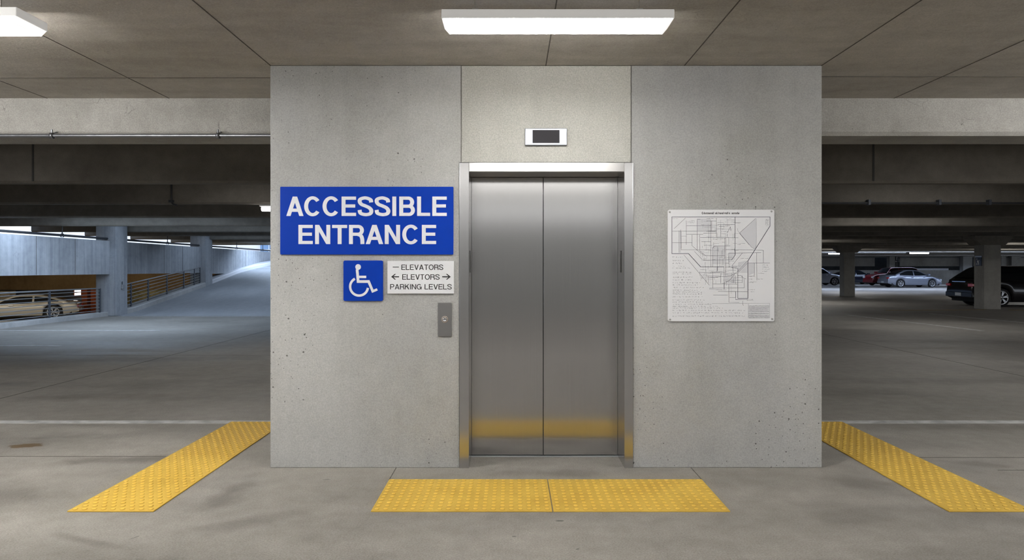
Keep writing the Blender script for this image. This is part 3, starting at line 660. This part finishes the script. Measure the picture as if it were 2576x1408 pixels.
MED = [[(138, 324), (640, 324)], [(290, 172), (158, 296)], [(297, 205), (297, 480)], [(138, 456), (365, 456)], [(214, 318), (214, 572)], [(233, 306), (238, 535)], [(236, 537), (575, 537)], [(420, 195), (420, 540)], [(418, 190), (460, 190)], [(362, 365), (362, 490), (415, 535)], [(448, 365), (452, 535)], [(300, 262), (580, 262)], [(527, 208), (640, 208)], [(640, 180), (640, 395)], [(578, 205), (578, 730)], [(588, 205), (586, 320)], [(690, 255), (690, 390)], [(655, 250), (850, 250)], [(455, 398), (890, 400)], [(470, 445), (580, 445)], [(300, 360), (490, 360)], [(490, 350), (640, 346)], [(735, 400), (735, 640)], [(746, 400), (746, 800)], [(600, 520), (615, 495), (800, 492)], [(650, 500), (650, 780)], [(600, 510), (598, 730)], [(410, 535), (500, 600), (570, 606), (740, 604)], [(440, 540), (520, 606)], [(490, 655), (810, 653)], [(390, 555), (480, 650)], [(780, 575), (1150, 570)], [(750, 535), (1075, 540), (1175, 542), (1175, 688)], [(1005, 688), (1252, 688)], [(1100, 572), (1102, 885)], [(1075, 690), (1072, 835), (1010, 840)], [(935, 575), (820, 715)], [(880, 785), (990, 668)], [(892, 790), (992, 690)], [(445, 795), (740, 797)], [(600, 790), (600, 970), (610, 975)], [(525, 835), (750, 842), (800, 835), (880, 790)], [(750, 905), (790, 885), (850, 815)], [(690, 805), (690, 920)], [(728, 735), (728, 985)], [(600, 925), (880, 930)], [(560, 975), (958, 970)], [(858, 830), (858, 925)], [(885, 830), (920, 830), (950, 860), (980, 870)], [(955, 870), (958, 970)], [(935, 830), (935, 915)], [(660, 1012), (995, 1014)], [(790, 1012), (858, 1012), (858, 1082), (790, 1082)], [(860, 1014), (860, 1105), (1000, 1105)], [(780, 930), (784, 1138), (900, 1138)], [(270, 595), (560, 940)], [(905, 350), (1015, 480)], [(905, 345), (1090, 178)], [(605, 1052), (770, 1052)], [(780, 575), (780, 700)], [(825, 715), (832, 800), (880, 810)], [(760, 350), (800, 275)], [(800, 275), (806, 322)], [(765, 355), (762, 400)], [(780, 730), (880, 750)], [(740, 735), (880, 733)], [(740, 690), (780, 690)], [(940, 1120), (940, 1158), (950, 1172)]]
for pts in MED: mstroke(med, pts, 2.9, .0001)
r2 = random.Random(3)
for _ in range(150):                                   # short street stubs of the crowded middle
    x, y = r2.uniform(450, 860), r2.uniform(180, 960)
    if r2.random() < .5: mstroke(med, [(x, y), (x + r2.uniform(25, 130), y)], r2.uniform(.9, 2.0), .0001)
    else: mstroke(med, [(x, y), (x, y + r2.uniform(20, 90))], r2.uniform(.9, 2.0), .0001)
med.build('street_lines', 'ink_grey', mp)
thin = MB()
for pts in ([(880, 290), (885, 320), (1010, 470), (1045, 510), (1075, 526), (1092, 515), (1097, 400), (1096, 180)], [(560, 985), (700, 995), (760, 993)], [(590, 1150), (1250, 1147)], [(1005, 1152), (1005, 1310)], [(1248, 1147), (1248, 1310), (1010, 1314)], [(240, 380), (300, 380)], [(240, 330), (240, 520)]): mstroke(thin, pts, 1.8, .0001)
def scribble(mb, x0, x1, y, h, dens=.7, w=2.2):
    x = x0
    while x < x1:
        l = r2.uniform(3, 9)
        if r2.random() < dens:
            c = r2.random(); yy = y + r2.uniform(-h * .3, h * .3)
            if c < .45: mstroke(mb, [(x, yy), (x + l, yy + r2.uniform(-3, 3))], w)
            elif c < .8: mstroke(mb, [(x, yy - h / 2), (x + r2.uniform(-2, 4), yy + h / 2)], w * .8)
            else: mstroke(mb, [(x, yy + h / 2), (x + l / 2, yy - h / 2), (x + l, yy + h / 2)], w * .8)
        x += l + r2.uniform(1, 4)
for y, xe in ((620, 270), (658, 270), (690, 262), (722, 270), (745, 350), (793, 355), (812, 355), (850, 358), (880, 350), (912, 450), (937, 430), (967, 490), (997, 480), (1018, 480), (1040, 470), (1072, 480), (1108, 505), (1132, 480), (1157, 590), (1182, 660), (1200, 720), (1228, 962), (1255, 962), (1292, 965)):
    x = 142
    while x < xe:
        n = r2.uniform(12, 26); scribble(thin, x, min(x + n, xe), y, 11, .85, 2.9); x += n + r2.uniform(8, 20)
for x, y in ((1165, 712), (1165, 735), (1165, 758), (1165, 782), (1120, 805), (1105, 870), (1030, 902), (1010, 840), (1010, 870), (1010, 910), (1010, 992), (1010, 1016), (990, 1102), (990, 1112), (640, 992), (530, 180), (590, 180), (745, 182), (142, 182), (310, 220), (340, 205), (340, 230), (700, 330), (700, 410), (600, 415), (920, 635), (860, 230), (880, 475), (900, 465)):
    scribble(thin, x, x + r2.uniform(45, 85), y, 7, .9, 2.2)
for y0 in range(180, 268, 9): scribble(thin, 1200, 1232, y0, 7, .8, 2.4)
thin.build('small_print', 'ink_grey', mp)
leg = MB()
for y in (1175, 1190, 1206, 1222, 1241, 1260, 1280, 1296, 1311): mstroke(leg, [(1010, y + 2), (1240, y)], 3.0); scribble(leg, 1010, 1240, y, 6, .9, 2.5)
leg.build('legend_text', 'ink_grey', mp)
tt = MB()                                              # the poster's illegible heading
x = 476
mstroke(tt, [(486, 106), (478, 112), (476, 120), (480, 128), (487, 131)], 6)
for kx in range(492, 905, 9):
    if kx in (618, 798, 807): continue
    c = r2.random()
    if c < .35: mstroke(tt, [(kx, 131), (kx + 3, 106 if r2.random() < .4 else 113)], 4.2)
    elif c < .7: mstroke(tt, [(kx, 114), (kx + 4, 130), (kx + 7, 112)], 3)
    else: mstroke(tt, [(kx + 3 + 3 * math.cos(t), 122 + 8 * math.sin(t)) for t in [j * .7 for j in range(9)]], 3, 0, True)
tt.build('heading', 'print', mp)
for X, Y in ((108, 105), (1270, 99), (113, 1331), (1276, 1325)):
    px, pz = QX(X, Y); MB().lathe([(.0066, 0), (.0062, .003), (.003, .0045), (.0001, .0045)], (px, D - .010, pz), (0, -1, 0), 14).build('screw', 'screw', mp)

# ================================================================== TACTILE PAVING
def tactile_tile(name, x0, x1, y0, y1, label, stagger=False, cut=None):
    t = thing(name, ((x0 + x1) / 2, (y0 + y1) / 2, 0), label, 'tactile paving')
    MB().box(x0 + .002, x1 - .002, y0 + .002, y1 - .002, 0, .007, bv=.002).build('tile_base', 'tactile', t)
    p = .0525; vs, fs, idx = [], [], {}
    def V(x, y, z):
        key = (round(x * 2e4), round(y * 2e4), round(z * 2e4))
        if key not in idx: idx[key] = len(vs); vs.append((x, y, z))
        return idx[key]
    x0 += .004; x1 -= .004; y0 += .004; y1 -= .004
    nx, ny = round((x1 - x0) / p), round((y1 - y0) / p); px, py = (x1 - x0) / nx, (y1 - y0) / ny
    for j in range(ny):
        off = px / 2 if stagger and j % 2 else 0
        for i in range(nx - (1 if off else 0)):
            cx, cy = x0 + (i + .5) * px + off, y0 + (j + .5) * py; hx, hy = px / 2, py / 2
            rings = [[V(cx + a_ * hx, cy + b_ * hy, .0071) for a_, b_ in ((1, 0), (1, 1), (0, 1), (-1, 1), (-1, 0), (-1, -1), (0, -1), (1, -1))]]
            for rr, h in ((.0150, .0073), (.0130, .0108), (.0088, .0122)):
                rings.append([V(cx + rr * math.cos(q * math.pi / 4), cy + rr * math.sin(q * math.pi / 4), h) for q in range(8)])
            for r0, r1 in zip(rings[:-1], rings[1:]):
                for q in range(8): fs.append((r0[q], r0[(q + 1) % 8], r1[(q + 1) % 8], r1[q]))
            fs.append(tuple(rings[-1]))
    d = MB().add(vs, fs)
    o = d.build('dome_field', 'dome', t, fix=False)
    return t
tactile_tile('tactile_tile', -.82, .236, 3.913, 4.509, 'yellow tactile tile in front of the elevator, half nearer the blue signs')
tactile_tile('tactile_tile', .238, 1.267, 3.913, 4.509, 'yellow tactile tile in front of the elevator, half nearer the wall map')
tactile_tile('tactile_tile', -2.58, -2.075, 3.913, 4.543, 'yellow tactile tile at the near end of the strip left of the core', True)
tactile_tile('tactile_tile', -2.58, -2.075, 4.545, 6.20, 'long yellow tactile strip, browner at its far end, running behind the left core corner', True)
tactile_tile('tactile_tile', 2.53, 3.03, 3.913, 6.20, 'long yellow tactile strip right of the elevator core', True)

# ================================================================== CEILING LAMPS
def lamp_fix(x0, x1, y0, y1, label, end=True):
    t = thing('fluorescent_ceiling_lamp', ((x0 + x1) / 2, (y0 + y1) / 2, CT), label, 'ceiling lamp', 'wide fluorescent lamps under the front ceiling')
    zt, zm, zb = 2.766, 2.718, 2.690
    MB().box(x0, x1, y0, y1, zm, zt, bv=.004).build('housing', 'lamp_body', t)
    i = .018
    top = [(x0 + .008, y0 + .006, zm), (x1 - .008, y0 + .006, zm), (x1 - .008, y1 - .006, zm), (x0 + .008, y1 - .006, zm)]
    bot = [(x0 + .03, y0 + .02, zb), (x1 - .03, y0 + .02, zb), (x1 - .03, y1 - .012, zb), (x0 + .03, y1 - .012, zb)]
    MB().add(top + bot, [(4, 5, 6, 7)] + [(k, (k + 1) % 4, 4 + (k + 1) % 4, 4 + k) for k in range(4)]).build('diffuser', 'lamp', t)
    for xe, s in ((x0, 1), (x1, -1)):
        MB().prism([(xe + s * .002, y0 + .004, zm + .001), (xe + s * .002, y1 - .004, zm + .001), (xe + s * .028, y1 - .010, zb - .002), (xe + s * .028, y0 + .018, zb - .002)], (s * .006, 0, 0)).build('end_cap', 'lens_end', t)
    for xs in (x0 + .17, x1 - .17):
        hk = MB().cyl((xs, (y0 + y1) / 2, zt), (xs, (y0 + y1) / 2, zt + .03), .009, 8).cyl((xs - .014, (y0 + y1) / 2, zt + .028), (xs + .02, (y0 + y1) / 2, zt + .028), .008, 8).build('hanger', 'white_metal', t)
        MB().cyl((xs, (y0 + y1) / 2, zt + .025), (xs, (y0 + y1) / 2, CT), .004, 6).build('rod', 'ceil', hk)
    return t
lamp_fix(-.369, .849, 3.53, 3.70, 'bright fluorescent lamp on the ceiling in front of the elevator')
lamp_fix(-3.79, -2.566, 3.50, 3.735, 'bright fluorescent lamp cut off at the upper left ceiling')
def tube_lamp(x0, x1, y, z, label, r=.05):
    t = thing('fluorescent_tube_lamp', ((x0 + x1) / 2, y, z), label, 'ceiling lamp', 'distant tube lamps under the ribs')
    MB().box(x0, x1, y - .06, y + .06, z + .04, z + .075).build('housing', 'white_metal', t)
    MB().cyl((x0 + .03, y, z), (x1 - .03, y, z), r, 10).build('tube', 'lamp_far', t)
    for xs in (x0 + .2, x1 - .2): MB().cyl((xs, y, z + .07), (xs, y, z + .12 if z > 2.4 else 2.54), .01, 6).build('hanger', 'pipe_dark', t)
tube_lamp(-4.43, -3.2, 11.9, 2.46, 'distant lamp peeking out at the left core edge', .045)
tube_lamp(26.65, 27.95, 45.3, 2.44, 'distant tube lamp above the silver sedan')
tube_lamp(21.9, 23.2, 46.8, 2.44, 'distant tube lamp beside the plain pillar')

# ================================================================== PIPES AND CONDUITS
pz = CH + (VH - 341) * 5.66 / F
pp = thing('conduit_pipe', (-7, 5.66, pz), 'galvanised pipe clamped along the edge beam left of the core', 'pipe')
MB().cyl((XL, 5.66, pz), (CL, 5.66, pz), .0165, 16).build('pipe', 'pipe', pp)
for u in (131, 549):
    x = (u - UC) * 5.66 / F
    c = MB(); c.lathe([(.022, -.012), (.026, -.012), (.026, .012), (.022, .012)], (x, 5.66, pz), (1, 0, 0), 18)
    c.cyl((x, 5.68, pz + .02), (x, 5.716, pz + .04), .007, 8); c.cyl((x, 5.655, pz + .022), (x, 5.655, pz + .05), .009, 8); c.build('clamp', 'pipe', pp)
dp = thing('drain_pipe', (-12.0, 12, 2.3), 'dark drain pipe running above the parapet panels', 'pipe')
MB().cyl((-11.98, 8, 2.295), (-11.98, 33.5, 2.295), .032, 12).build('pipe', 'pipe_dark', dp)
for y in (15.0, 18.0, 20.9, 23.5, 26.3, 29.4, 32.5): MB().cyl((-11.98, y, 2.29), (-11.98, y, 2.54), .014, 6).lathe([(.047, -.02), (.053, -.02), (.053, .02), (.047, .02)], (-11.98, y, 2.29), (0, 1, 0), 12).build('hanger', 'pipe_dark', dp)
x_ = (431 - UC) * 11.74 / F
hc = thing('hanging_conduit', (x_, 11.74, 2.5), 'dark vertical conduit hanging on a ceiling rib left of the core', 'conduit')
MB().tube([(x_, 11.745, 3.1), (x_, 11.745, 2.56), (x_ + .03, 11.74, 2.53), (x_ + .10, 11.74, 2.51)], .014, 8).build('conduit_tube', 'pipe_dark', hc)
MB().box(x_ - .035, x_ + .035, 11.71, 11.77, 2.555, 2.60).build('coupling', 'pipe_dark', hc)
hz = CH + (VH - 510.5) * 11.7 / F
cr = thing('conduit_pipe', (10, 11.72, hz), 'thin dark conduit along a ceiling rib right of the core', 'pipe')
MB().cyl((CR + 1, 11.72, hz), (XR, 11.72, hz), .018, 10).build('pipe', 'pipe_dark', cr)
for u in (2186, 2363, 2489):
    x = (u - UC) * 11.72 / F; MB().box(x - .02, x + .02, 11.69, 11.78, hz - .03, hz + .06).build('clamp', 'rail_dark', cr)
sp = thing('conduit_pipe', (22, 45.2, 2.44), 'pale conduit feeding the tube lamp above the sedan', 'pipe')
MB().cyl((17.5, 45.3, 2.46), (26.6, 45.3, 2.46), .03, 8).build('pipe', 'sign_board', sp)
MB().box(26.4, 26.62, 45.24, 45.36, 2.42, 2.5).build('coupling', 'pipe_dark', sp)

# ------------------------------------------------------------------ signs in the distance
ns = thing('pillar_sign', (16.26, 23.5, 1.5), 'dark blue level sign on the pillar before the black car', 'sign')
MB().box(16.25, 16.272, 23.40, 23.70, 1.50, 1.80).build('sign_panel', 'navy_sign', ns)
MB().box(16.245, 16.272, 23.38, 23.72, 1.80, 1.85).build('sign_top', 'rail', ns)
g_ = MB()
for (y, z, h) in ((23.60, 1.71, .06), (23.57, 1.62, .08), (23.52, 1.54, .07), (23.60, 1.54, .05), (23.5, 1.68, .02), (23.53, 1.58, .09)): g_.box(16.247, 16.25, y, y + .035, z, z + h)
g_.build('lettering', 'sign_board', ns)
l_ = MB()
for (x, z, w, h) in ((36.0, 2.15, .09, .38), (36.0, 2.12, .3, .08), (36.28, 2.38, .1, .12), (36.02, 1.78, .36, .09), (36.02, 1.5, .09, .5), (36.3, 1.5, .09, .5), (36.02, 1.93, .36, .08), (36.05, 1.42, .3, .09), (36.05, 1.64, .3, .08)): l_.box(x, x + w, 63.47, 63.5, z, z + h)
l_.build('lettering', 'print', bpy.data.objects['pillar_7'])

# ================================================================== CARS
def interp(t, x):
    if x <= t[0][0]: return t[0][1]
    for (a, za), (b, zb) in zip(t[:-1], t[1:]):
        if x <= b:
            s = (x - a) / (b - a); return za + (zb - za) * s
    return t[-1][1]
def smooth_tab(t, n=70):
    pts = cat_rom([tuple(p) for p in t], 8); return pts
KINDS = {
 'sedan': dict(L=4.6, W=1.82, deck=[(-2.3, .62), (-2.26, .86), (-2.1, .99), (-1.6, 1.02), (-1.0, 1.0), (0, .96), (.9, .97), (1.5, .90), (2.0, .78), (2.22, .66), (2.3, .48)], cab=dict(A=(1.15, .93), B=(.30, 1.40), C=(-.75, 1.42), D=(-1.78, 1.0)), xb=-.15, wb=(1.40, -1.32)),
 'suv': dict(L=4.5, W=1.86, deck=[(-2.25, .60), (-2.22, .85), (-2.12, 1.02), (-1.6, 1.06), (-1.0, 1.05), (0, 1.03), (.8, 1.05), (1.4, 1.00), (1.95, .90), (2.18, .75), (2.25, .50)], cab=dict(A=(1.05, 1.0), B=(.45, 1.54), C=(-1.55, 1.56), D=(-2.12, 1.03)), xb=-.1, wb=(1.38, -1.30)),
 'hatch': dict(L=4.5, W=1.86, deck=[(-2.25, .58), (-2.24, .80), (-2.18, .93), (-2.0, 1.0), (-1.0, 1.0), (0, .97), (.8, .98), (1.4, .92), (1.95, .82), (2.18, .68), (2.25, .45)], cab=dict(A=(1.15, .93), B=(.40, 1.46), C=(-1.35, 1.47), D=(-2.1, .98)), xb=-.1, wb=(1.40, -1.28)),
 'coupe': dict(L=4.5, W=1.84, deck=[(-2.25, .48), (-2.2, .70), (-2.05, .80), (-1.5, .82), (-.8, .80), (0, .74), (.9, .74), (1.5, .66), (2.0, .54), (2.2, .44), (2.25, .34)], cab=dict(A=(1.1, .70), B=(.20, 1.13), C=(-.75, 1.14), D=(-1.9, .80)), xb=-.5, wb=(1.38, -1.28)),
}
def make_car(name, kind, paint, label, loc, heading, s=1.0, cat='car', wheel_r=.33, group=None):
    K = KINDS[kind]; L, W = K['L'], K['W']; h = L / 2
    t = thing(name, loc, label, cat, group); LOCAL.add(t.name); t.rotation_euler = (0, 0, heading); t.scale = (s, s, s)
    deck = smooth_tab(K['deck']); wf, wr = K['wb']; rw = wheel_r + .05; zc = wheel_r
    hw = lambda x: W / 2 * (1 - .16 * (abs(x) / h) ** 5 - .02 * (abs(x) / h) ** 2)
    def zbot(x):
        z = .20 + .14 * max(0, (abs(x) / h - .82) / .18)
        for xw in (wf, wr):
            if abs(x - xw) < rw: z = max(z, zc + math.sqrt(max(0, rw * rw - (x - xw) ** 2)))
        return z
    xs = [-h + L * k / 110 for k in range(111)]; rings = []
    for x in xs:
        zt, zb, w = interp(deck, x), zbot(x), hw(x); zt = max(zt, zb + .05)
        prof = [(w * .93, zb), (w * .985, zb + (zt - zb) * .18), (w, zb + (zt - zb) * .45), (w * .985, zb + (zt - zb) * .68), (w * .955, zb + (zt - zb) * .86), (w * .90, zt - .02 * min(1, zt)), (w * .80, zt + .005), (w * .4, zt + .02)]
        rings.append([(x, y, z) for y, z in prof] + [(x, 0, zt + .025)] + [(x, -y, z) for y, z in prof[::-1]])
    b = MB().loft(rings); b.poly(rings[0]); b.poly(rings[-1])
    body = b.build('car_body', paint, t)
    MB().box(-h + .25, h - .25, -W * .44, W * .44, .17, .62).build('underbody', 'under', t)
    # cabin
    c = K['cab']; A, B, C, Dd = c['A'], c['B'], c['C'], c['D']
    roof = cat_rom([Dd, ((C[0] + Dd[0]) / 2 - .02, (C[1] + Dd[1]) / 2 + .03), C, ((B[0] + C[0]) / 2, max(B[1], C[1]) + .02), B, ((A[0] + B[0]) / 2 + .02, (A[1] + B[1]) / 2 + .03), A], 6)
    roof = sorted(roof); wb, wt = W / 2 * .93, W / 2 * .70; zt_ = max(B[1], C[1])
    belt = lambda x: interp(deck, x) - .015
    def yw(x, z):
        zb = belt(x); return (wb + (wt - wb) * max(0, z - zb) / (zt_ - zb)) * (1 - .05 * (abs(x) / h) ** 2)
    rings = []
    for x, z in roof:
        zb = belt(x) - .06; z = max(z, zb + .08)
        y1 = yw(x, z - .05); y0 = yw(x, zb + .06)
        pr_ = [(y0, zb), (yw(x, (zb + z) / 2), (zb + z) / 2), (y1, z - .045), (y1 - .05, z - .01), (y1 * .5, z + .012)]
        rings.append([(x, y, q) for y, q in pr_] + [(x, 0, z + .018)] + [(x, -y, q) for y, q in pr_[::-1]])
    MB().loft(rings).build('cabin', paint, t)
    # glass
    xb = K['xb']; zr = lambda x: interp(roof, x) - .085
    for sd in (-1, 1):
        for seg in ((xb + .04, A[0] - .22), (Dd[0] + .42, xb - .04)):
            q = []; n = 9
            for k in range(n + 1):
                x = seg[0] + (seg[1] - seg[0]) * k / n; zlo = belt(x) + .03; zhi = max(zlo + .01, zr(x))
                q.append([(x, sd * (yw(x, zlo) + .008), zlo), (x, sd * (yw(x, (zlo + zhi) / 2) + .010), (zlo + zhi) / 2), (x, sd * (yw(x, zhi) + .008), zhi)])
            MB().loft(q).build('side_window', 'glass_dark', t)
    for (P, Q_), nm in (((A, B), 'windshield'), ((Dd, C), 'rear_window')):
        q = []
        for k in range(7):
            f = .1 + .82 * k / 6; x = P[0] + (Q_[0] - P[0]) * f; z = interp(roof, x) + .012; y = yw(x, z) * .86
            dx = .012 * (1 if P is A else -1)
            q.append([(x + dx, -y, z - .012), (x + dx, -y * .5, z + .013), (x + dx, 0, z + .02), (x + dx, y * .5, z + .013), (x + dx, y, z - .012)])
        MB().loft(q).build(nm, 'glass_dark', t)
    # wheels
    for xw in (wf, wr):
        for sd in (-1, 1):
            yo = sd * W / 2 * .955; r = wheel_r
            wmesh = MB().lathe([(r * .70, -.20), (r * .93, -.20), (r, -.15), (r, -.05), (r * .95, -.005), (r * .74, 0.0), (r * .70, -.02), (r * .70, -.09), (.01, -.09)], (xw, yo, r), (0, sd, 0), 28)
            wo = wmesh.build('wheel', 'rubber', t)
            rm_ = MB().lathe([(r * .73, 0.002), (r * .66, .004), (r * .63, -.03)], (xw, yo, r), (0, sd, 0), 28)
            for k in range(6):
                a = k * math.pi / 3 + .2; ca, sa = math.cos(a), math.sin(a)
                for da in (-.13, .13):
                    c2, s2 = math.cos(a + da), math.sin(a + da)
                    p = [(.03 * ca - .016 * sa, .03 * sa + .016 * ca), (.03 * ca + .016 * sa, .03 * sa - .016 * ca), (r * .66 * c2 + .014 * s2, r * .66 * s2 - .014 * c2), (r * .66 * c2 - .014 * s2, r * .66 * s2 + .014 * c2)]
                    rm_.prism([(xw + u, yo - sd * .02, r + v) for u, v in p], (0, sd * .02, 0))
            rm_.lathe([(.055, -.02), (.055, .004), (.001, .006)], (xw, yo, r), (0, sd, 0), 14)
            rim = rm_.build('rim', 'rim', wo)
    # lights, plates, trims
    zl = interp(deck, -h + .08)
    for sd in (-1, 1):
        y0 = hw(h) * .98
        MB().box(-h - .015, -h + .16, sd * y0 * .70 - .001, sd * (y0 + .012), zl - .19, zl - .10, bv=.012).build('tail_light', 'lens_red', t)
        zf = interp(deck, h - .12)
        MB().box(h - .28, h - .01, sd * y0 * .62, sd * (y0 + .02), zf - .14, zf - .02, bv=.012).build('head_light', 'lens_clear', t)
        mx = A[0] - .15; mz = belt(mx) + .08
        MB().box(mx - .06, mx + .10, sd * W / 2 * .93, sd * (W / 2 + .12), mz - .05, mz + .08, bv=.02).build('side_mirror', paint, t)
        for xh in (xb - .18, xb + .82):
            MB().box(xh - .09, xh + .09, sd * (hw(xh) * .985 - .01), sd * (hw(xh) * .985 + .022), .80 * (zl / .9), .80 * (zl / .9) + .028, bv=.006).build('door_handle', 'chrome', t)
    MB().box(-h - .035, -h + .25, -hw(h) * 1.0, hw(h) * 1.0, .34, .52, bv=.02).build('rear_bumper', paint, t)
    MB().box(h - .25, h + .03, -hw(h) * .98, hw(h) * .98, .26, .42, bv=.02).build('front_bumper', paint, t)
    MB().box(-h - .045, -h - .03, -.17, .17, .385 + .0, .50).build('number_plate', 'plate', t)
    MB().box(-h - .02, -h + .1, -.38, .38, zl - .035, zl - .015).build('trunk_trim', 'chrome', t)
    return t
# black hatchback behind the signed pillar: tail at x 16.75, near flank at y 24.9
make_car('black_hatchback', 'hatch', 'car_black', 'black hatchback parked behind the signed pillar', (16.97 + 2.25, 24.72 + .93, 0), 0.0, 1.0, wheel_r=.34)
make_car('silver_sedan', 'sedan', 'car_silver', 'silver sedan parked side-on by the far wall', (29.92, 50.9, 0), R(4), .9)
make_car('red_suv', 'suv', 'car_red', 'red car parked nose-out behind the silver sedan', (31.7, 56.3, 0), R(184), .95)
make_car('dark_sedan', 'sedan', 'car_navy', 'dark sedan parked between plain pillar and red car', (30.6, 60.6, 0), R(3), .88)
make_car('silver_hatchback', 'hatch', 'car_white', 'pale silver car half hidden between core and plain pillar', (25.5, 57.2, 0), 0, 1.0)
make_car('dark_coupe', 'sedan', 'car_navy', 'dark navy sedan nosing out beyond the black hatchback', (34.6, 46.2, 0), R(184), .97)
make_car('cream_coupe', 'coupe', 'car_cream', 'cream coupe on the lower level behind the railing', (-22.75, 31.5, LZ), R(205), 1.0, wheel_r=.34)

# ================================================================== LIGHT
def area(name, loc, sx, sy, power, col, rot=(0, 0, 0)):
    l = bpy.data.lights.new(name, 'AREA'); l.shape = 'RECTANGLE'; l.size = sx; l.size_y = sy; l.energy = power; l.color = col
    o = bpy.data.objects.new(name, l); COL.objects.link(o); o.location = loc; o.rotation_euler = rot; return o
WARM = (1.0, .985, .96); COOL = (.62, .78, 1.0)
for (x, y, z, p) in ((-4.4, 2.6, 2.62, 92), (5.0, 2.6, 2.62, 92), (-8, 2.6, 2.62, 60), (8.4, 2.6, 2.62, 60)):
    area('fill_light', (x, y, z), 1.9, .35, p, WARM, (R(62), 0, 0))  # added fill lamps out of view, without fixtures
area('fill_light', (.25, -.6, 2.82), 11, 2.6, 200, WARM)  # added broad fill above the viewpoint, unseen
area('fill_light', (.25, -6.9, 2.82), 15, 4.8, 310, (.98, .985, 1))  # added unseen panel, gives the doors their bright reflected band
for (x, y, p) in ((-7, 7.5, 12), (-4, 10.3, 22), (6, 7.5, 12), (7, 10.3, 24), (10, 16.4, 50), (20, 19.3, 60), (12, 28, 80), (24, 31, 90), (20, 40, 90), (30, 40, 110)):
    area('fill_light', (x, y, 3.05), 2.4, .4, p, WARM)  # added fill hidden up between the ribs, no fixtures
area('daylight_fill', (32, 57, 3.05), 34, 1.2, 900, (.58, .72, 1.0))  # added bluish lamps standing in for daylight; the deck has no opening
area('daylight_fill', (32, 46.2, 3.05), 30, .8, 1500, (.58, .72, 1.0))
area('daylight_fill', (-8, 24.7, 3.05), 7, 1.2, 65, COOL)  # same added stand-in for daylight over the ramp and left bays
area('daylight_fill', (-8.6, 19.3, 3.05), 6, 1.2, 65, COOL)
area('daylight_fill', (-8.5, 30.5, 3.05), 6, 1.2, 300, COOL)
area('daylight_fill', (-9.6, 15.9, 3.05), 4, .6, 170, COOL)
area('lower_fill', (-20, 29, 1.2), 10, 2, 165, (1.0, .88, .68), (R(50), 0, 0))  # unseen warm lamp added to brighten the lower level
s = bpy.data.lights.new('sun', 'SUN'); s.energy = 2.2; s.angle = R(3); s.color = (1, .97, .92)
so = bpy.data.objects.new('sun', s); COL.objects.link(so); so.rotation_euler = (R(38), R(18), 0)

w = bpy.data.worlds.new('sky'); SC.world = w; w.use_nodes = True; nt = w.node_tree
bg = nt.nodes['Background']; tc = nt.nodes.new('ShaderNodeTexCoord'); sx = nt.nodes.new('ShaderNodeSeparateXYZ'); nt.links.new(tc.outputs['Generated'], sx.inputs[0])
cr_ = nt.nodes.new('ShaderNodeValToRGB'); cr_.color_ramp.elements[0].color = (.86, .92, 1, 1); cr_.color_ramp.elements[1].color = (.42, .62, 1, 1); cr_.color_ramp.elements[1].position = .7
nt.links.new(sx.outputs[2], cr_.inputs[0]); nt.links.new(cr_.outputs[0], bg.inputs[0]); bg.inputs[1].default_value = 1.5

# ================================================================== CAMERA
cd = bpy.data.cameras.new('camera'); cd.sensor_width = 36; cd.lens = F / 2576 * 36; cd.shift_y = -(704 - VH) / 2576; cd.clip_end = 600
co = bpy.data.objects.new('camera', cd); COL.objects.link(co); co.location = (0, 0, CH); co.rotation_euler = (R(90), 0, 0)
SC.camera = co
SC.view_settings.view_transform = 'Standard'; SC.view_settings.look = 'None'; SC.view_settings.exposure = 0.0
SC.cycles.use_denoising = True
SC.cycles.max_bounces = 5; SC.cycles.diffuse_bounces = 3; SC.cycles.glossy_bounces = 3; SC.cycles.transmission_bounces = 1
SC.cycles.use_adaptive_sampling = True; SC.cycles.adaptive_threshold = .2
SC.cycles.caustics_reflective = False; SC.cycles.caustics_refractive = False
SC.cycles.sample_clamp_indirect = 6
